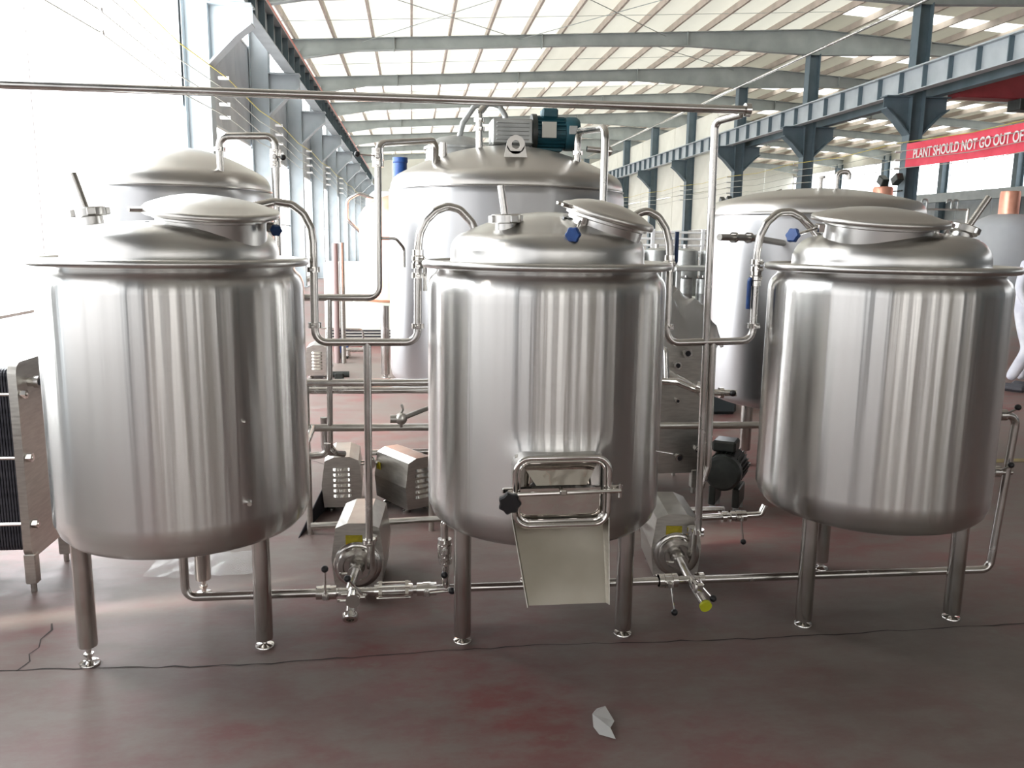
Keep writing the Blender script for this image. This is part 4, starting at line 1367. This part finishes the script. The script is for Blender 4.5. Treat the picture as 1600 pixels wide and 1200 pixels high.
# ================================================================== BACKGROUND ITEMS
# copper tank left of the kettle
t = thing('copper_tank', 'copper-clad domed tank on steel legs left of the large kettle', 'tank', (-.06, 9.7, 0))
MB().lathe([(0, .88), (.50, .90), (.53, .93), (.53, 1.2), (.53, 1.80)], n=64).build('body', 'copper', t, smooth=40)
MB().lathe([(.535, 1.80), (.53, 1.84), (.48, 1.93), (.38, 2.02), (.22, 2.08), (0, 2.10)], n=64).build('dome', 'copper', t, smooth=60)
MB().lathe([(0, .86), (.62, .875), (.62, .895), (.5, .90)], n=48).build('base_plate', 'greenish', t)
l0 = MB().lathe([(.05, .88), (.05, .05), (.03, .04), (.03, .02), (.06, .015), (.06, 0), (0, 0)], n=18).build('leg', 'pipe', t); l0.location = (-.25, -.15, 0)
for L in ((.25, -.15, 0), (-.05, .25, 0), (.02, -.35, 0)): dup_to(l0, t, L)
MB().tube([(-.50, 0, 1.65), (-.66, 0, 1.80), (-.66, 0, 2.02), (-.52, 0, 2.10), (-.36, 0, 2.04)], .018, R=.08).build('side_pipe', 'pipe', t)
t2 = thing('agitator_motor', 'upright blue agitator motor on the copper tank dome', 'motor', (-.12, 9.6, 2.07))
MB().lathe([(0, 0), (.07, 0), (.07, .05), (.05, .08), (.05, .16), (.075, .2), (.075, .36), (.085, .37), (.085, .42), (0, .43)], n=28).build('motor_casing', 'blue', t2)
# vertical column pipe + chiller cabinet + blue motor
t = thing('chiller_cabinet', 'pale cabinet with dark louvred grille standing far behind, left of the kettle', 'cabinet', (-.72, 12.9, 0))
MB().box((0, 0, .62), (1.15, .7, 1.24), bev=.03).build('casing', 'panel', t, smooth=0)
g0 = None
for k in range(5):
    if g0 is None:
        g0 = MB().box((0, -.355, 0), (1.05, .02, .022)).build('slat', 'dark', t, smooth=0); g0.location = (0, 0, .05)
    else:
        dup_to(g0, t, (0, 0, .05 + k * .045))
t = thing('small_blue_pump', 'small blue pump motor with pipes on the floor far behind', 'pump', (-.95, 11.3, 0))
MB().cyl((0, -.12, .16), (0, .14, .16), .09, n=24).build('motor_casing', 'blue', t)
MB().box((0, 0, .04), (.18, .26, .08), bev=.01).build('motor_foot', 'motor', t, smooth=0)
MB().cyl((.05, -.2, .13), (.38, -.2, .13), .03, n=12).cyl((.1, -.2, .05), (.1, -.2, .13), .03, n=12).build('pipe_branch', 'pipe', t)
MB().tube([(.3, -.2, .13), (.3, -.2, .40), (-.25, -.2, .42)], .014, R=.05).build('thin_pipe', 'pipe', t)
t = thing('floor_valve', 'dark valve with black ball on the floor behind the pipe rack', 'valve', (-.86, 9.25, 0))
MB().cyl((-.06, 0, .10), (.16, 0, .10), .035, n=16).box((.05, 0, .06), (.1, .1, .12), bev=.01).build('valve_body', 'motor', t)
MB().cyl((-.05, 0, .1), (-.05, 0, .18), .008, n=8).build('lever', 'pipe', t)
MB().sphere((-.05, 0, .20), .035).build('ball_knob', 'black', t)

# right background: bench, drums, rack, cabinets, cylinders
def drum(label, loc, r, h, mt='alu', grp=None, proto={}):
    t = thing('steel_drum', label, 'drum', loc, group=grp)
    if 'a' not in proto:
        proto['a'] = MB().lathe([(0, 0), (.19, 0), (.2, .02), (.2, .25), (.205, .26), (.2, .27), (.2, .55), (.19, .6), (.1, .63), (0, .63)], n=24)
        b = proto['a'].build('drum_body', 'alu', t); proto['m'] = b
        n_ = MB().cyl((0, 0, .63), (0, 0, .68), .03, n=12).build('neck', 'pipe', t); proto['n'] = n_
    else:
        dup_to(proto['m'], t); dup_to(proto['n'], t)
    t.scale = (r / .2, r / .2, h / .68)
    return t
t = thing('work_table', 'steel-legged work table behind the middle tank, right side', 'table', (3.75, 10.2, 0))
MB().box((0, 0, 1.28), (1.1, .7, .05), bev=.008).build('tabletop', 'alu', t, smooth=0)
l0 = MB().box((0, 0, .63), (.05, .05, 1.26)).build('leg', 'alu', t, smooth=0); l0.location = (-.5, -.3, 0)
for L in ((.5, -.3, 0), (-.5, .3, 0), (.5, .3, 0)): dup_to(l0, t, L)
MB().box((0, 0, .82), (1.05, .65, .03)).build('shelf', 'alu', t, smooth=0)
for k in range(4):
    drum('pale steel canister on the table shelf, number %s from the left' % ('one', 'two', 'three', 'four')[k], (3.40 + k * .22, 10.05, .835), .085, .36, grp='canisters under the work table')
for k in range(5):
    drum('bright steel keg in the row behind the middle tank, %s from the left' % ('first', 'second', 'third', 'fourth', 'fifth')[k], (3.05 + k * .42, 11.6, .85), .19, .72, grp='row of bright kegs')
tag(MB().box((4.1, 11.6, .425), (2.8, .7, .85), bev=.02).build('low_bench', 'panel', smooth=0), 'long low bench carrying the bright kegs', 'bench')
t = thing('tube_rack', 'white tubular rack with horizontal rails far behind the middle tank', 'rack', (4.6, 12.6, 0))
for k in range(5):
    MB().tube([(-1.7, 0, 1.35 + k * .10), (1.5, 0, 1.35 + k * .10)], .018, n=8).build('rail', 'white', t)
for x in (-1.7, -.9, -.1, .7, 1.5):
    MB().box((x, 0, .9), (.05, .05, 1.8)).build('post', 'white', t, smooth=0)
t = thing('dark_cabinet', 'dark open cabinet with reddish base left of the storage tank', 'cabinet', (4.9, 10.8, 0))
MB().box((0, 0, .67), (.95, .5, 1.34), bev=.01).build('cabinet_body', 'cabinet', t, smooth=0)
MB().box((0, -.26, 1.38), (.98, .02, .10), bev=.003).build('edge_strip', 'white', t, smooth=0)
for k in range(4):
    MB().box((-.36 + k * .24, -.27, .50), (.20, .05, .12), bev=.01).build('drawer', 'wood', t, smooth=0)
tag(MB().box((2.7, 7.6, .45), (.7, .5, .9), bev=.03).build('machine_box', 'cabinet', smooth=0), 'dark blue-green machine box behind the plate heat exchanger', 'machine')

# right far: light tank with copper column, etc.
t = thing('distilling_tank', 'pale grey tank with copper column at the right edge', 'tank', (10.9, 14.3, 0))
MB().lathe([(0, .5), (.60, .52), (.62, .6), (.62, 1.95), (.56, 2.05), (.3, 2.18), (0, 2.2)], n=40).build('body', 'panelgrey', t)
MB().lathe([(0, 2.15), (.17, 2.15), (.17, 2.55), (.16, 2.6), (0, 2.6)], n=28).build('column', 'copper', t)
for L in ((-.4, -.3, 0), (.4, -.3, 0), (0, .45, 0)):
    MB().cyl((L[0], L[1], 0), (L[0], L[1], .56), .04, n=12).build('leg', 'pipe', t)
t = thing('distilling_column', 'short bright copper column above the right tank lid', 'column', (8.35, 14.2, 0))
MB().lathe([(0, 2.2), (.17, 2.2), (.17, 2.58), (.15, 2.62), (0, 2.62)], n=28).build('copper_sleeve', 'copper', t)
MB().lathe([(0, .4), (.5, .42), (.52, .5), (.52, 1.9), (.45, 2.05), (.17, 2.2), (0, 2.21)], n=36).build('body', 'alu', t)
for L in ((-.35, -.25, 0), (.35, -.25, 0), (0, .4, 0)):
    MB().cyl((L[0], L[1], 0), (L[0], L[1], .46), .04, n=12).build('leg', 'pipe', t)
t = thing('pipe_manifold', 'row of thin hooked vent pipes between the two copper columns', 'pipework', (9.62, 14.9, 0))
MB().tube([(-.7, 0, 2.28), (.9, 0, 2.28)], .02, n=8).build('header', 'shroud', t)
for x in (-.4, .05, .55, .68):
    MB().tube([(x, 0, 2.28), (x, 0, 2.46), (x - .1, 0, 2.46), (x - .1, 0, 2.40)], .018, R=.04, n=8).build('hook_pipe', 'alu', t)
for x in (-.7, .9):
    MB().cyl((x, 0, 0), (x, 0, 2.3), .03, n=10).build('post', 'shroud', t)
t = thing('boiler_cylinder', 'white cylinder with brass fitting at the far right edge', 'tank', (11.3, 13.2, 0))
MB().lathe([(0, .1), (.19, .12), (.2, .2), (.2, 1.75), (.14, 1.83), (0, 1.85)], n=28).build('body', 'white', t)
MB().cyl((0, 0, 1.84), (0, 0, 1.98), .04, n=12).build('brass_fitting', 'yellowline', t)
MB().box((-.3, .1, .95), (.06, .06, 1.9)).build('post', 'copper', t, smooth=0)
MB().box((.1, .1, 2.05), (.9, .3, .12), bev=.02).build('top_beam', 'red', t, smooth=0)
MB().cyl((0, 0, 0), (0, 0, .13), .15, n=20).build('base', 'shroud', t)

# scrap of plastic on the floor
bgm = MB(); pts = [(0, 0, .004), (.035, .02, .02), (.045, .075, .012), (.01, .13, .03), (-.02, .15, .006), (-.03, .08, .026), (-.022, .03, .01), (.055, -.015, .004)]
bgm.add(pts, [(0, 1, 6), (1, 2, 5), (1, 5, 6), (2, 3, 5), (3, 4, 5), (0, 7, 1)])
bgm.v = [(a * 1.0, b, c) for a, b, c in bgm.v]
o = bgm.build('plastic_scrap', 'plastic', smooth=0); o.location = (.60, 2.42, 0); o.rotation_euler = (0, 0, -.30)
tag(o, 'small crumpled scrap of clear plastic on the bare floor in front', 'litter')
vs, fs = [], []
for i in range(15):
    for j in range(8):
        u, v = i / 14 - .5, j / 7 - .5
        vs.append((u * .5, v * .3, .012 + .016 * mnoise.noise(V((u * 7, v * 6, 4)))))
for i in range(14):
    for j in range(7):
        a = i * 8 + j; fs.append((a, a + 1, a + 9, a + 8))
o = MB().add(vs, fs).build('plastic_film', 'film', smooth=180); o.location = (-1.02, 4.0, 0)
tag(o, 'flat wrinkled plastic film on the floor under the left tank', 'litter')

# ================================================================== PERSON (right edge, partly outside the frame)
def skin_body(name, joints, edges, mt, parent, lv=1):
    me = bpy.data.meshes.new(name)
    me.from_pydata([j[0] for j in joints], edges, [])
    o = bpy.data.objects.new(name, me); COL.objects.link(o); o.parent = parent
    sk = o.modifiers.new('skin', 'SKIN'); sk.use_smooth_shade = True
    layer = me.skin_vertices[0] if me.skin_vertices else None
    if layer is None:
        import bmesh
        bm_ = bmesh.new(); bm_.from_mesh(me); bm_.verts.layers.skin.verify(); bm_.to_mesh(me); bm_.free()
        layer = me.skin_vertices[0]
    for i, j in enumerate(joints):
        r = j[1]
        layer.data[i].radius = r if isinstance(r, tuple) else (r, r)
        layer.data[i].use_root = (i == 0)
    ss = o.modifiers.new('sub', 'SUBSURF'); ss.levels = lv; ss.render_levels = lv
    me.materials.append(M[mt])
    return o
t = thing('person', 'person in loose white coverall and dark shoes at the right edge, walking', 'person', (6.80, 8.45, 0), .6)
J = [((0, 0, .92), (.17, .13)), ((0, 0, 1.12), (.15, .12)), ((0, 0, 1.32), (.17, .125)), ((0, 0, 1.45), (.07, .07)), ((0, -.01, 1.52), (.055, .055)),
     ((.10, 0, .84), .10), ((.11, -.03, .48), .078), ((.12, .02, .10), .062),
     ((-.10, 0, .84), .10), ((-.12, -.10, .48), .078), ((-.13, .06, .12), .062),
     ((.19, 0, 1.40), .065), ((.25, .04, 1.13), .055), ((.26, -.06, .90), .042),
     ((-.19, 0, 1.40), .065), ((-.26, .02, 1.13), .055), ((-.25, -.12, .92), .042)]
E_ = [(0, 1), (1, 2), (2, 3), (3, 4), (0, 5), (5, 6), (6, 7), (0, 8), (8, 9), (9, 10), (2, 11), (11, 12), (12, 13), (2, 14), (14, 15), (15, 16)]
skin_body('coverall', J, E_, 'coverall', t, 2)
hd = MB().lathe([(0, -.115), (.045, -.10), (.066, -.05), (.076, 0), (.074, .05), (.055, .095), (.025, .115), (0, .118)], Matrix.Translation((0, -.01, 1.63)), n=20)
hd.v = [(x, y * 1.15, z) for x, y, z in hd.v]
hd.box((0, -.10, 1.62), (.02, .03, .035), bev=.006)
hd.box((0, -.088, 1.575), (.045, .01, .012), bev=.003)
for s_ in (-1, 1):
    hd.sphere((s_ * .078, .0, 1.625), .02, n=8)
hd.build('head', 'skin', t)
ey = MB().sphere((-.028, -.085, 1.645), .010, n=8).sphere((.028, -.085, 1.645), .010, n=8).build('eyes', 'black', t)
hr = MB().lathe([(.082, -.01), (.084, .04), (.064, .10), (.03, .127), (0, .13)], Matrix.Translation((0, .008, 1.635)), n=20)
hr.v = [(x, y * 1.15, z) for x, y, z in hr.v]; hr.build('hair', 'hair', t)
for s_, hx, hy, hz in ((1, .26, -.07, .86), (-1, -.25, -.13, .88)):
    jj = [((hx, hy, hz + .03), .028), ((hx, hy - .01, hz - .03), (.036, .018))]
    ee = [(0, 1)]
    for k in range(4):
        bx = hx + s_ * 0 + (-.024 + .016 * k); l_ = (.05, .058, .054, .044)[k]
        b_ = len(jj)
        jj += [((bx, hy - .012, hz - .055), .010), ((bx, hy - .03, hz - .055 - l_ * .55), .0088), ((bx, hy - .045 + .01, hz - .055 - l_), .0075)]
        ee += [(1, b_), (b_, b_ + 1), (b_ + 1, b_ + 2)]
    b_ = len(jj)
    jj += [((hx - s_ * .035, hy - .025, hz - .015), .011), ((hx - s_ * .045, hy - .04, hz - .045), .009)]
    ee += [(0, b_), (b_, b_ + 1)]
    skin_body('hand', jj, ee, 'skin', t, 1)
for px_, py_, rz in ((.12, -.03, 0), (-.13, .01, .1)):
    MB().box((px_, py_, .045), (.10, .27, .09), bev=.03).build('shoe', 'shoe', t)
